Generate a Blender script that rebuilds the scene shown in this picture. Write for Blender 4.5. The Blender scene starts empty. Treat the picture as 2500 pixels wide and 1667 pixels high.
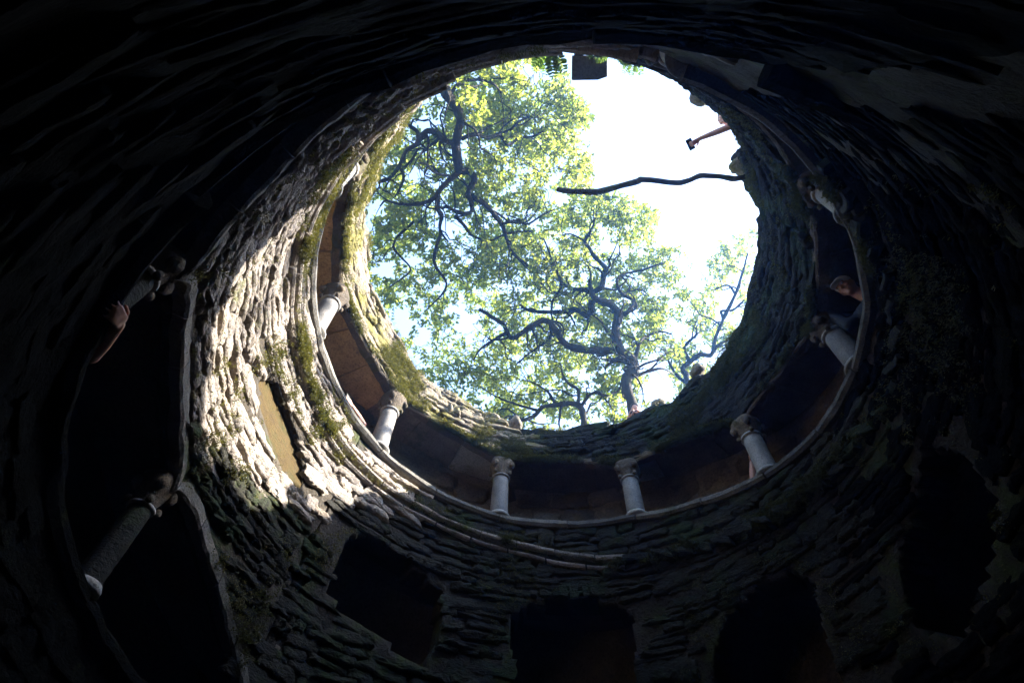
import bpy, bmesh, math, random
import numpy as np
from mathutils import Vector, Matrix

# ------------------------------------------------------------------ camera, sky, sun, exposure
K = 2.8                                             # metres per unit of the survey below
F_PX, PITCH, ROLL = 1361.7274, 1.0089583, 0.0544614
CAM = np.array([-0.1612469, -1.0550244, 0.0])
cp_, sp_, cr_, sr_ = math.cos(PITCH), math.sin(PITCH), math.cos(ROLL), math.sin(ROLL)
FWD = np.array([0, cp_, sp_]); RT0 = np.array([1.0, 0, 0]); UP0 = np.array([0, -sp_, cp_])
RGT = cr_ * RT0 + sr_ * UP0
UPV = -sr_ * RT0 + cr_ * UP0

sc = bpy.context.scene
COL = sc.collection
cd = bpy.data.cameras.new('camera')
cam = bpy.data.objects.new('camera', cd); COL.objects.link(cam)
cd.sensor_width = 36.0
cd.lens = F_PX / 2500 * 36
cd.clip_start = 0.02; cd.clip_end = 2000
cam.matrix_world = Matrix(((RGT[0], UPV[0], -FWD[0], CAM[0] * K), (RGT[1], UPV[1], -FWD[1], CAM[1] * K),
                           (RGT[2], UPV[2], -FWD[2], CAM[2] * K), (0, 0, 0, 1)))
sc.camera = cam

SUN_AZ, SUN_EL = math.radians(4), math.radians(32)   # azimuth from +X, counter-clockwise
w = bpy.data.worlds.new('World'); sc.world = w; w.use_nodes = True
nt = w.node_tree; nt.nodes.clear()
wo = nt.nodes.new('ShaderNodeOutputWorld'); bg = nt.nodes.new('ShaderNodeBackground')
sky = nt.nodes.new('ShaderNodeTexSky'); sky.sky_type = 'NISHITA'; sky.sun_disc = False
sky.sun_elevation = SUN_EL; sky.sun_rotation = math.pi / 2 - SUN_AZ
sky.air_density = 1.0; sky.dust_density = 1.6; sky.ozone_density = 1.0
bg.inputs['Strength'].default_value = 0.15
nt.links.new(sky.outputs[0], bg.inputs[0]); nt.links.new(bg.outputs[0], wo.inputs[0])
sd = bpy.data.lights.new('sun', 'SUN'); sun = bpy.data.objects.new('sun', sd); COL.objects.link(sun)
sd.energy = 4.5; sd.angle = math.radians(0.5); sd.color = (1.0, 0.93, 0.82)
sdir = Vector((math.cos(SUN_AZ) * math.cos(SUN_EL), math.sin(SUN_AZ) * math.cos(SUN_EL), math.sin(SUN_EL)))
sun.rotation_euler = sdir.to_track_quat('Z', 'Y').to_euler()
sc.view_settings.view_transform = 'Standard'; sc.view_settings.look = 'None'
sc.view_settings.gamma = 1.0; sc.view_settings.use_curve_mapping = False
sc.view_settings.exposure = 3.15
sc.cycles.use_denoising = True
sc.cycles.max_bounces = 8; sc.cycles.diffuse_bounces = 5; sc.cycles.transmission_bounces = 4
sc.cycles.sample_clamp_indirect = 6.0
sc.cycles.caustics_reflective = False; sc.cycles.caustics_refractive = False

rng = np.random.default_rng(7); random.seed(7)

# ------------------------------------------------------------------ survey helpers
def ray(x, y):
    d = FWD + (x - 1250) / F_PX * RGT - (y - 833.5) / F_PX * UPV
    return d / np.linalg.norm(d)
def at_z(x, y, z):                                   # photo pixel -> point at height z (metres)
    d = ray(x, y); return CAM * K + d * (z / d[2])
def at_d(x, y, dist):                                # photo pixel -> point at a distance (metres)
    return CAM * K + ray(x, y) * dist
def to_px(P):
    d = np.asarray(P, float) - CAM * K
    z = d @ FWD; z = np.where(np.abs(z) < 1e-3, 1e-3, z)
    return np.stack([1250 + F_PX * (d @ RGT) / z, 833.5 - F_PX * (d @ UPV) / z, z], -1)
def polar(P):
    return math.degrees(math.atan2(P[1], P[0])), math.hypot(P[0], P[1])
def sstep(a, b, x):
    t = np.clip((x - a) / (b - a), 0, 1); return t * t * (3 - 2 * t)
def T(deg, tab):                                     # table over theta (degrees, -90..270)
    d = (np.asarray(deg, float) + 90) % 360 - 90
    xs = [p[0] for p in tab]; ys = [p[1] for p in tab]
    return np.interp(d, xs, ys)
def rad(z, deg):                                     # inner radius of the shaft (units)
    d = (np.asarray(deg, float) + 90) % 360 - 90
    b = np.interp(z, [-1, 0, .69, 1.65, 2.4], [1.2, 1.12, 1.0, .907, .887])
    near = np.maximum(sstep(225, 250, d), 1 - sstep(-88, -65, d)) * (1 - sstep(1.9, 2.4, z))
    return b + .030 * near
def XYZ(deg, r, z):                                  # units -> metres
    a = np.radians(deg); return np.stack([r * np.cos(a) * K, r * np.sin(a) * K, z * K + 0 * a], -1)

UPCOP = [(-90, 1.50), (-60, 1.50), (-38, 1.49), (-31, 1.47), (-20, 1.47), (3, 1.49), (15, 1.51), (29, 1.54), (47, 1.605), (65, 1.645), (83, 1.655),
         (100, 1.665), (112, 1.68), (126, 1.71), (142, 1.735), (156, 1.77), (170, 1.80), (187, 1.82), (205, 1.815), (230, 1.81), (270, 1.84)]
LOWCOP = [(-90, 1.0), (-60, 1.03), (-40, .6), (100, .50), (142, .60), (178, .68), (186, .69), (200, .72), (213, .74), (226, .775), (240, .80), (250, .84), (270, .95)]
COLS = [-77, -39, -6, 28, 63.5, 101, 139, 174.5, 211, 247]
SPRING = {-77: 1.70, -39: 1.70, -6: 1.72, 28: 1.80, 63.5: 1.92, 101: 1.97, 139: 2.05, 174.5: 2.10, 211: 2.12, 247: 2.12, 283: 2.12}
RISE = .085
LOWCOLS = [142, 178, 214, 250]
LSPRING = {142: .66, 178: .955, 214: .965, 250: 1.0, 286: 1.05}
def arch(deg, spring, rise):
    d = (np.asarray(deg, float) + 90) % 360 - 90
    ks = sorted(spring); d = np.where(d < ks[0], d + 360, d)
    base = np.interp(d, ks, [spring[k] for k in ks])
    i = np.clip(np.searchsorted(ks, d, side='right') - 1, 0, len(ks) - 2)
    k0 = np.array(ks, float)[i]; k1 = np.array(ks, float)[i + 1]
    t = np.clip((d - k0) / (k1 - k0), 0, 1)
    return base + rise * np.clip(4 * t * (1 - t), 0, 1) ** .55
def rimlow(deg): return arch(deg, SPRING, RISE)
def lowarch(deg): return arch(deg, LSPRING, .105)

# traced outline of the mouth of the well, turned into points on its inner lip
RIM_PX = []
for off, s, pts in [((1700, 300), .5102, [(165, 35), (190, 80), (215, 120), (185, 150), (182, 190), (200, 250), (215, 300), (240, 350), (280, 400), (298, 430), (278, 480), (285, 520), (298, 580), (285, 640), (255, 690), (265, 740), (260, 800), (240, 850), (215, 910), (200, 965), (155, 1000), (140, 1060), (100, 1120), (60, 1180), (30, 1210), (0, 1215)]),
                    ((1200, 550), .3507, [(1430, 1005), (1390, 1040), (1340, 1110), (1290, 1170), (1250, 1230), (1200, 1245), (1150, 1225), (1090, 1250), (1040, 1275), (960, 1315), (900, 1350), (820, 1390), (700, 1375), (610, 1375), (570, 1395), (430, 1420), (330, 1390), (270, 1410), (180, 1440), (120, 1400), (60, 1330), (0, 1285)]),
                    ((700, 500), .4147, [(1110, 1180), (1050, 1130), (960, 1080), (830, 1030), (740, 910), (660, 770), (610, 660), (560, 590), (510, 480), (470, 380), (480, 300), (500, 180), (470, 120), (470, 0)]),
                    ((700, 100), .3188, [(640, 1450), (600, 1360), (610, 1260), (650, 1170), (700, 1050), (740, 950), (765, 870), (760, 840), (830, 770), (910, 640), (940, 560), (1000, 480), (1100, 400), (1200, 300), (1320, 220), (1500, 150), (1680, 95), (1790, 70), (1882, 50)]),
                    ((1300, 80), .3188, [(0, 105), (180, 95), (310, 125), (450, 165), (575, 180), (700, 190), (870, 215), (960, 270), (1060, 335), (1150, 385), (1210, 420), (1270, 470), (1330, 520), (1400, 600), (1450, 660), (1500, 720), (1560, 790), (1600, 880)])]:
    RIM_PX += [(off[0] + s * x, off[1] + s * y) for x, y in pts]
rt_, rr_, rz_ = [], [], []
for x, y in RIM_PX:
    d = ray(x, y); c2 = CAM[:2]; R_ = .887
    a = d[0] ** 2 + d[1] ** 2; b = c2 @ d[:2]; c = c2 @ c2 - R_ ** 2
    D = b * b - a * c
    th1 = None
    if D > 0:
        t = (-b + math.sqrt(D)) / a; P = CAM + d * t; th1 = math.degrees(math.atan2(P[1], P[0])); z1 = P[2]
    zt = 2.47 if x < 1250 else 2.40
    Q = CAM + d * (zt / d[2]); th2 = math.degrees(math.atan2(Q[1], Q[0])); r2 = math.hypot(Q[0], Q[1])
    th2 = (th2 + 90) % 360 - 90
    if th1 is not None:
        th1 = (th1 + 90) % 360 - 90
    if th1 is not None and -42 < th1 < 196 and 2.05 < z1 < 2.65: rt_.append(th1); rr_.append(R_); rz_.append(z1)
    else: rt_.append(th2); rr_.append(r2); rz_.append(zt)
o_ = np.argsort(rt_); rt_ = np.array(rt_)[o_]; rr_ = np.array(rr_)[o_]; rz_ = np.array(rz_)[o_]
gx = np.arange(-90, 271, 1.0)
def smooth_tab(v):
    e = np.interp(gx, np.concatenate([rt_ - 360, rt_, rt_ + 360]), np.concatenate([v, v, v]))
    k = np.array([.25, .5, .25]); return np.convolve(np.pad(e, 1, mode='edge'), k, 'valid')
RIMZ, RIMR = smooth_tab(rz_), smooth_tab(rr_)
def rim_z(deg): return np.interp((np.asarray(deg, float) + 90) % 360 - 90, gx, RIMZ)
def rim_r(deg): return np.interp((np.asarray(deg, float) + 90) % 360 - 90, gx, RIMR)

# ------------------------------------------------------------------ numpy value noise
def vnoise(P, f, seed=0):
    P = np.asarray(P, float) * f + seed * 17.31
    i = np.floor(P).astype(np.int64); t = P - i; t = t * t * (3 - 2 * t)
    def h(a, b, c):
        n = (a * 374761393 + b * 668265263 + c * 2147483647 + seed * 1274126177) & 0xffffffff
        n = ((n ^ (n >> 13)) * 1274126177) & 0xffffffff
        n = ((n ^ (n >> 16)) * 2246822519) & 0xffffffff
        return ((n ^ (n >> 15)) & 0xffff) / 65535.0
    r = 0
    for a in (0, 1):
        for b in (0, 1):
            for c in (0, 1):
                wgt = (t[..., 0] if a else 1 - t[..., 0]) * (t[..., 1] if b else 1 - t[..., 1]) * (t[..., 2] if c else 1 - t[..., 2])
                r = r + wgt * h(i[..., 0] + a, i[..., 1] + b, i[..., 2] + c)
    return r * 2 - 1
def fbm(P, f, n=3, seed=0):
    return sum(vnoise(P, f * 2 ** k, seed + k) * .5 ** k for k in range(n))

# ------------------------------------------------------------------ object helpers
def link(name, me, mat=None, parent=None):
    o = bpy.data.objects.new(name, me); COL.objects.link(o)
    if parent is not None: o.parent = parent
    if mat is not None and me is not None and not me.materials: me.materials.append(mat)
    return o
def mesh(name, V, Fc, mat=None, parent=None, smooth=True):
    me = bpy.data.meshes.new(name)
    V = np.asarray(V, float)
    me.from_pydata(V.tolist(), [], [tuple(int(i) for i in f) for f in Fc])
    if smooth: me.polygons.foreach_set('use_smooth', [True] * len(me.polygons))
    me.update()
    return link(name, me, mat, parent)
def fast_mesh(name, V, Q, mat, parent=None, smooth=False, mats=None, midx=None):  # all quads or all tris, as numpy arrays
    V = np.asarray(V, np.float32); Q = np.asarray(Q, np.int32); n, k = Q.shape
    me = bpy.data.meshes.new(name)
    me.vertices.add(len(V)); me.vertices.foreach_set('co', V.ravel())
    me.loops.add(n * k); me.loops.foreach_set('vertex_index', Q.ravel())
    me.polygons.add(n); me.polygons.foreach_set('loop_start', np.arange(0, n * k, k, dtype=np.int32))
    me.polygons.foreach_set('loop_total', np.full(n, k, np.int32))
    if smooth: me.polygons.foreach_set('use_smooth', np.ones(n, bool))
    for m in (mats or []): me.materials.append(m)
    if midx is not None: me.polygons.foreach_set('material_index', np.asarray(midx, np.int32))
    me.update(calc_edges=True); me.validate()
    return link(name, me, mat, parent)
def tag(o, label=None, cat=None, group=None, kind=None):
    if label: o['label'] = label
    if cat: o['category'] = cat
    if group: o['group'] = group
    if kind: o['kind'] = kind
    return o
def empty(name, loc=(0, 0, 0)):
    o = bpy.data.objects.new(name, None); COL.objects.link(o); o.location = loc; o.empty_display_size = .2
    return o
def grid_faces(nu, nv, wrap=False):                  # verts index [u*nv+v]
    u = np.arange(nu if wrap else nu - 1); v = np.arange(nv - 1)
    U, V = np.meshgrid(u, v, indexing='ij'); U2 = (U + 1) % nu
    return np.stack([U * nv + V, U2 * nv + V, U2 * nv + V + 1, U * nv + V + 1], -1).reshape(-1, 4)
def tube(path, radii, n=8, seed=0, rough=0.0, cap=True):
    path = np.asarray(path, float); radii = np.asarray(radii, float); m = len(path)
    tg = np.gradient(path, axis=0); tg /= np.linalg.norm(tg, axis=1)[:, None] + 1e-9
    up = np.array([0, 0, 1.0]) if abs(tg[0][2]) < .9 else np.array([1.0, 0, 0])
    nrm = np.cross(tg[0], up); nrm /= np.linalg.norm(nrm)
    V = []
    for i in range(m):
        nrm = nrm - tg[i] * (nrm @ tg[i]); nrm /= np.linalg.norm(nrm) + 1e-9
        bn = np.cross(tg[i], nrm)
        a = np.arange(n) / n * 2 * np.pi
        V.append(path[i] + radii[i] * (np.cos(a)[:, None] * nrm + np.sin(a)[:, None] * bn))
    V = np.array(V)
    if rough:
        c = path[:, None, :]
        V = c + (V - c) * (1 + rough * vnoise(V, 6.0, seed) + rough * .6 * vnoise(V, 17.0, seed + 3))[..., None]
    Fc = []
    for i in range(m - 1):
        for j in range(n):
            Fc.append((i * n + j, i * n + (j + 1) % n, (i + 1) * n + (j + 1) % n, (i + 1) * n + j))
    if cap:
        Fc.append(tuple(range(n - 1, -1, -1))); Fc.append(tuple((m - 1) * n + j for j in range(n)))
    return V.reshape(-1, 3), Fc
def lathe(prof, n=20):                               # prof: (r, z)
    a = np.arange(n) / n * 2 * np.pi
    V = np.array([[(r * math.cos(t), r * math.sin(t), z) for t in a] for r, z in prof]).reshape(-1, 3)
    m = len(prof); Fc = [(i * n + j, i * n + (j + 1) % n, (i + 1) * n + (j + 1) % n, (i + 1) * n + j) for i in range(m - 1) for j in range(n)]
    Fc.append(tuple(range(n - 1, -1, -1))); Fc.append(tuple((m - 1) * n + j for j in range(n)))
    return V, Fc

# ------------------------------------------------------------------ materials
def new_mat(name):
    m = bpy.data.materials.new(name); m.use_nodes = True
    nt = m.node_tree; b = nt.nodes['Principled BSDF']; b.inputs['Roughness'].default_value = .85
    b.inputs['Specular IOR Level'].default_value = .25
    return m, nt, b
def N(nt, t, **kw):
    n = nt.nodes.new(t)
    for k, v in kw.items():
        if hasattr(n, k): setattr(n, k, v)
        else: n.inputs[k].default_value = v
    return n
def ramp(nt, src, stops):
    r = nt.nodes.new('ShaderNodeValToRGB'); e = r.color_ramp.elements
    while len(e) < len(stops): e.new(.5)
    for el, (p, c) in zip(e, stops): el.position = p; el.color = (*c, 1) if len(c) == 3 else c
    nt.links.new(src, r.inputs[0]); return r.outputs[0]
def mixc(nt, fac, a, b, mode='MIX'):
    m = nt.nodes.new('ShaderNodeMix'); m.data_type = 'RGBA'; m.blend_type = mode
    for s, v in ((m.inputs[0], fac), (m.inputs[6], a), (m.inputs[7], b)):
        if hasattr(v, 'is_linked'): nt.links.new(v, s)
        else: s.default_value = v if not isinstance(v, tuple) or len(v) == 4 else (*v, 1)
    return m.outputs[2]
def stone_mat(name, cols, moss=.0, mosscol=(.10, .115, .022), bump=.6, scale=1.0, rough=.85, spec=.25, stretch=(1, 1, 1), fine=1.0):
    m, nt, b = new_mat(name); L = nt.links.new
    geo = N(nt, 'ShaderNodeNewGeometry'); oi = N(nt, 'ShaderNodeObjectInfo')
    mp = N(nt, 'ShaderNodeMapping'); mp.inputs['Scale'].default_value = stretch
    L(geo.outputs['Position'], mp.inputs[0])
    n1 = N(nt, 'ShaderNodeTexNoise', Scale=2.2 * scale, Detail=8.0, Roughness=.65); L(mp.outputs[0], n1.inputs['Vector'])
    n2 = N(nt, 'ShaderNodeTexNoise', Scale=34 * scale, Detail=6.0, Roughness=.7); L(mp.outputs[0], n2.inputs['Vector'])
    n3 = N(nt, 'ShaderNodeTexNoise', Scale=9 * scale, Detail=5.0, Roughness=.6); L(mp.outputs[0], n3.inputs['Vector'])
    c = ramp(nt, n1.outputs[0], [(.25 + .5 * i / max(1, len(cols) - 1), k) for i, k in enumerate(cols)])
    sp = ramp(nt, n2.outputs[0], [(.32, (.42, .41, .40)), (.46, (.92, .92, .92)), (.66, (1.25, 1.25, 1.25))])
    c = mixc(nt, 1.0, c, sp, 'MULTIPLY')
    ov = ramp(nt, oi.outputs['Random'], [(0, (.68, .66, .66)), (.5, (1, .97, .93)), (1, (1.28, 1.2, 1.1))])
    c = mixc(nt, 1.0, c, ov, 'MULTIPLY')
    if moss > 0:
        nm = N(nt, 'ShaderNodeTexNoise', Scale=1.6, Detail=9.0, Roughness=.72); L(geo.outputs['Position'], nm.inputs['Vector'])
        mk = ramp(nt, nm.outputs[0], [(.62 - moss * .35, (0, 0, 0)), (.72 - moss * .35, (1, 1, 1))])
        mc = mixc(nt, n3.outputs[0], tuple(x * .6 for x in mosscol), tuple(x * 1.5 for x in mosscol))
        c = mixc(nt, mk, c, mc)
    L(c, b.inputs['Base Color'])
    ad = N(nt, 'ShaderNodeMath', operation='ADD'); L(n2.outputs[0], ad.inputs[0]); L(n3.outputs[0], ad.inputs[1])
    bp = N(nt, 'ShaderNodeBump', Strength=bump, Distance=.03 * fine); L(ad.outputs[0], bp.inputs['Height']); L(bp.outputs[0], b.inputs['Normal'])
    b.inputs['Roughness'].default_value = rough; b.inputs['Specular IOR Level'].default_value = spec
    return m
M = {}
M['rubble'] = stone_mat('rubble_stone', [(.19, .165, .145), (.31, .278, .25), (.42, .385, .35)], moss=.13, bump=1.0, stretch=(1, 1, 1.8), rough=.7, spec=.3, fine=1.5)
M['shade_tone'] = stone_mat('shade_toned_rubble', [(.015, .0155, .0125), (.030, .030, .024), (.050, .049, .039)], moss=.34, mosscol=(.026, .040, .011), bump=1.0, stretch=(1, 1, 1.8), rough=.75, spec=.2, fine=1.5)  # rubble darkened to carry shade in its colour; moss patches are its own
M['deep_shade'] = stone_mat('deep_shade_stone', [(.003, .0036, .0033), (.006, .0068, .0063), (.010, .011, .010)], moss=.1, mosscol=(.025, .032, .012), bump=1.0, stretch=(1, 1, 1.8), rough=.9, spec=.06, fine=1.5)  # near-black stone, deep shade put into the colour
M['mortar'] = stone_mat('mossy_mortar', [(.03, .026, .02), (.07, .06, .048)], moss=.3, mosscol=(.04, .05, .012), bump=1.0)
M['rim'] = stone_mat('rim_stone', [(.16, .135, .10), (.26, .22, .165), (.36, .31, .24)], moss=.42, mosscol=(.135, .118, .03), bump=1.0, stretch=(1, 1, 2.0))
M['dressed'] = stone_mat('dressed_stone', [(.22, .22, .21), (.32, .32, .31), (.40, .40, .38)], moss=.10, bump=.5, scale=1.5, rough=.7)
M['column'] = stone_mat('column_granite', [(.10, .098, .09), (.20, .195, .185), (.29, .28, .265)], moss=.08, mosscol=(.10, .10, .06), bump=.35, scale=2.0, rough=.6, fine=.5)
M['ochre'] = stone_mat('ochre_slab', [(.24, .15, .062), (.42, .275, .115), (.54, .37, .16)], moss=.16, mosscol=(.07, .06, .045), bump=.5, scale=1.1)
M['niche'] = stone_mat('mossy_ochre_slab', [(.030, .018, .004), (.062, .040, .008), (.034, .036, .006)], moss=.22, mosscol=(.030, .034, .007), bump=.4, scale=1.6, stretch=(1, 1, 3))  # ochre darkened to stand in for shade in the recess; moss is real
M['back'] = stone_mat('gallery_rubble', [(.055, .048, .038), (.11, .097, .077), (.17, .15, .12)], bump=.6)
M['soil'] = stone_mat('soil', [(.05, .04, .025), (.09, .075, .04), (.07, .09, .03)], bump=.8, scale=.5)
M['bark'] = stone_mat('bark', [(.022, .019, .014), (.045, .038, .028), (.07, .06, .045)], moss=.18, mosscol=(.06, .07, .02), bump=1.0, scale=2.5, stretch=(1, 1, .5))
M['coping'] = stone_mat('worn_coping', [(.07, .07, .066), (.13, .128, .12), (.19, .185, .17)], moss=.14, mosscol=(.05, .06, .016), bump=.6, scale=1.6)
def shade_line(t): return float(np.interp(t, [112, 125, 149, 165, 186, 215], [1.75, 1.55, 1.28, 1.18, 1.06, .98]))  # follows the sun patch's lower edge; stones below get shade in their colour
M['capital'] = stone_mat('mossy_carved_stone', [(.06, .05, .036), (.11, .088, .064), (.17, .14, .105)], moss=.26, mosscol=(.06, .06, .016), bump=.7, scale=1.5)
M['tan'] = stone_mat('tan_grey_slab', [(.07, .055, .038), (.14, .11, .075), (.21, .17, .12)], moss=.12, mosscol=(.04, .045, .02), bump=.5, scale=1.3)
M['slate'] = stone_mat('dark_slab', [(.05, .05, .05), (.09, .09, .09), (.12, .115, .11)], bump=.5)
def plain(name, col, rough=.6, spec=.3, var=.15, scale=20):
    m, nt, b = new_mat(name); g = N(nt, 'ShaderNodeNewGeometry')
    n = N(nt, 'ShaderNodeTexNoise', Scale=scale, Detail=4.0); nt.links.new(g.outputs['Position'], n.inputs['Vector'])
    c = ramp(nt, n.outputs[0], [(.3, tuple(x * (1 - var) for x in col)), (.7, tuple(x * (1 + var) for x in col))])
    nt.links.new(c, b.inputs['Base Color']); b.inputs['Roughness'].default_value = rough; b.inputs['Specular IOR Level'].default_value = spec
    return m
M['skin'] = plain('skin', (.45, .24, .17), .5); M['skin'].node_tree.nodes['Principled BSDF'].inputs['Subsurface Weight'].default_value = .08
M['hair'] = plain('hair', (.03, .02, .015), .5); M['phone'] = plain('phone_black', (.02, .02, .022), .25, .5)
M['white'] = plain('white_cloth', (.75, .75, .73), .8); M['dark_cloth'] = plain('dark_cloth', (.03, .035, .045), .9)
M['red_cloth'] = plain('red_cloth', (.25, .06, .05), .9); M['blue_cloth'] = plain('blue_cloth', (.05, .08, .16), .9)
M['jeans'] = plain('jeans', (.05, .07, .12), .9); M['shoe'] = plain('shoe', (.04, .035, .03), .7)
def leaf_mat(name, c0, c1, tr):
    m, nt, b = new_mat(name); L = nt.links.new; nt.nodes.remove(b)
    g = N(nt, 'ShaderNodeNewGeometry'); n = N(nt, 'ShaderNodeTexNoise', Scale=.8, Detail=3.0); L(g.outputs['Position'], n.inputs['Vector'])
    at = N(nt, 'ShaderNodeNewGeometry')
    rv = ramp(nt, at.outputs['Random Per Island'], [(0, c0), (1, c1)])
    nv = ramp(nt, n.outputs[0], [(.3, (.75, .8, .7)), (.7, (1.2, 1.15, 1.1))])
    c = mixc(nt, 1.0, rv, nv, 'MULTIPLY')
    d = N(nt, 'ShaderNodeBsdfDiffuse'); t = N(nt, 'ShaderNodeBsdfTranslucent'); gl = N(nt, 'ShaderNodeBsdfGlossy', Roughness=.45)
    L(c, d.inputs[0])
    tc = mixc(nt, 1.0, c, tuple(tr), 'MULTIPLY'); L(tc, t.inputs[0])
    mx = N(nt, 'ShaderNodeMixShader'); mx.inputs[0].default_value = .55; L(d.outputs[0], mx.inputs[1]); L(t.outputs[0], mx.inputs[2])
    m2 = N(nt, 'ShaderNodeMixShader'); m2.inputs[0].default_value = .06; L(mx.outputs[0], m2.inputs[1]); L(gl.outputs[0], m2.inputs[2])
    L(m2.outputs[0], nt.nodes['Material Output'].inputs[0]); return m
M['leaf'] = leaf_mat('oak_leaf', (.056, .090, .017), (.170, .200, .048), (3.2, 2.95, 1.9))
M['moss'] = leaf_mat('moss_tuft', (.048, .052, .010), (.115, .105, .022), (1.1, 1.1, .7))
M['fern'] = leaf_mat('fern_leaf', (.05, .09, .02), (.08, .13, .03), (2, 2, 1.4))

# ------------------------------------------------------------------ the ground and the bottom of the well
def ceil_z(deg): return rimlow_smooth(deg) + .03
def rimlow_smooth(deg):
    d = (np.asarray(deg, float) + 90) % 360 - 90
    ks = sorted(SPRING); d = np.where(d < ks[0], d + 360, d)
    return np.interp(d, ks, [SPRING[k] for k in ks]) + RISE
ths = np.arange(0, 360, 3.0)
rs = np.array([1.02, 1.15, 1.33, 1.42, 1.7, 2.5, 4, 7, 14, 30, 70, 150])
V = []
for t in ths:
    z0 = float(ceil_z(t)) + .045
    for r in rs:
        s = float(sstep(1.33, 1.42, r))
        V.append(XYZ(t, r, z0 * (1 - s) + 1.98 * s))
V = np.array(V); V[:, 2] += .05 * vnoise(V * [1, 1, 0], .9, 3)
fast_mesh('ground', V, grid_faces(len(ths), len(rs), True), M['soil'], smooth=True)['kind'] = 'structure'
V = np.array([XYZ(t, r, -.58) for t in ths for r in (0.01, .5, 1.0, 1.35)])
fast_mesh('well_floor', V, grid_faces(len(ths), 4, True), M['back'])['kind'] = 'structure'

# ------------------------------------------------------------------ the well: one building with its parts
well = empty('stone_well', (0, 0, -.58 * K))
tag(well, 'deep round mossy stone well with arcaded spiral galleries, seen from inside', 'well')
well.location = (0, 0, 0)

def wall_grid(deg, zlo, zhi, nv, amp, off=0.0, seed=1, rfun=None):
    """inner face sheet, rough"""
    v = np.linspace(0, 1, nv)
    Z = zlo[:, None] * (1 - v) + zhi[:, None] * v
    Dg = np.repeat(deg[:, None], nv, 1)
    R = rfun(Z, Dg, v[None, :]) if rfun else rad(Z, Dg)
    R = R + off
    P = XYZ(Dg, R, Z)
    q = P * [1, 1, 1.8]
    n = amp * (fbm(q, 1.6, 4, seed) * .6 + .4 * vnoise(q, 9, seed + 9))
    a = np.radians(Dg)
    P[..., 0] += n * np.cos(a); P[..., 1] += n * np.sin(a)
    return P

# openings in the lower wall, traced from the photo
def to_wall(x, y):
    d = ray(x, y); t = np.linspace(.02, 4, 4000); P = CAM + t[:, None] * d
    dg = np.degrees(np.arctan2(P[:, 1], P[:, 0])); s = np.hypot(P[:, 0], P[:, 1]) - rad(P[:, 2], dg)
    i = np.where((s[:-1] < 0) & (s[1:] >= 0))[0]
    if len(i) == 0: return None
    return ((dg[i[-1]] + 90) % 360 - 90, P[i[-1], 2])
OPEN_PX = {
    'niche': [(640, 930), (660, 922), (682, 930), (712, 1000), (740, 1075), (752, 1150), (745, 1195), (728, 1185), (690, 1125), (650, 1030)],
    'o1': [(855, 1310), (900, 1300), (1000, 1360), (1085, 1440), (1080, 1540), (1045, 1620), (960, 1575), (800, 1450)],
    'o2': [(1252, 1500), (1300, 1466), (1400, 1458), (1500, 1468), (1545, 1505), (1556, 1690), (1246, 1690)],
    'o3': [(1740, 1600), (1770, 1500), (1850, 1420), (1920, 1388), (1978, 1412), (2012, 1560), (2060, 1690), (1740, 1690)],
    'o4': [(2190, 1330), (2240, 1080), (2330, 1110), (2420, 1230), (2400, 1400), (2340, 1560), (2230, 1540), (2190, 1400)]}
OPEN = {k: np.array([to_wall(*p) for p in v]) for k, v in OPEN_PX.items()}
def inside(poly, X, Y):
    c = np.zeros(X.shape, bool); n = len(poly)
    for i in range(n):
        x1, y1 = poly[i]; x2, y2 = poly[i - 1]
        cond = ((y1 > Y) != (y2 > Y)) & (X < (x2 - x1) * (Y - y1) / (y2 - y1 + 1e-12) + x1)
        c ^= cond
    return c
def in_open(D, Z, grow=0.0):
    D = np.asarray(D, float); Z = np.asarray(Z, float)
    r = np.zeros(D.shape, bool)
    for k, p in OPEN.items():
        q = p.copy()
        if grow:
            c = q.mean(0); e = q - c; q = c + e * (1 + grow / (np.abs(e).mean(0) * [0.047, 2.8] + .01) * .5)
        r |= inside(q, D, Z)
    return r

def sheet_with_holes(name, deg, zlo, zhi, nv, amp, off, mat, depth, parent, seed):
    P = wall_grid(deg, zlo, zhi, nv, amp, off, seed)
    nu = len(deg); v = np.linspace(0, 1, nv); Z = zlo[:, None] * (1 - v) + zhi[:, None] * v; Dg = np.repeat(deg[:, None], nv, 1)
    Q = grid_faces(nu, nv)
    cD = Dg.reshape(-1)[Q].mean(1); cZ = Z.reshape(-1)[Q].mean(1)
    Q = Q[~in_open(cD, cZ)]
    bm = bmesh.new(); vs = [bm.verts.new(p) for p in P.reshape(-1, 3)]
    for q in Q: bm.faces.new([vs[i] for i in q])
    for x in [x for x in bm.verts if not x.link_faces]: bm.verts.remove(x)
    ed = [e for e in bm.edges if len(e.link_faces) == 1]
    r = bmesh.ops.extrude_edge_only(bm, edges=ed)
    for x in r['geom']:
        if isinstance(x, bmesh.types.BMVert):
            l = math.hypot(x.co.x, x.co.y); f = (l + depth) / l; x.co.x *= f; x.co.y *= f
    me = bpy.data.meshes.new(name); bm.to_mesh(me); bm.free()
    me.polygons.foreach_set('use_smooth', [True] * len(me.polygons))
    return link(name, me, mat, parent)

OFF = .014
# parapet wall above the lower arcade (theta 147..280) and the full wall of the far and right side (-80..147)
dA = np.arange(146.0, 281.1, .6)
wallA = sheet_with_holes('parapet_wall', dA, lowarch(dA) + .0, T(dA, UPCOP) - .02, 60, .035, OFF, M['mortar'], .13, well, 11)
dB = np.arange(-80.0, 146.1, .6)
wallB = sheet_with_holes('shaft_wall', dB, np.full(dB.shape, -.58), T(dB, UPCOP) - .02, 90, .035, OFF, M['mortar'], .30, well, 12)
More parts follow.
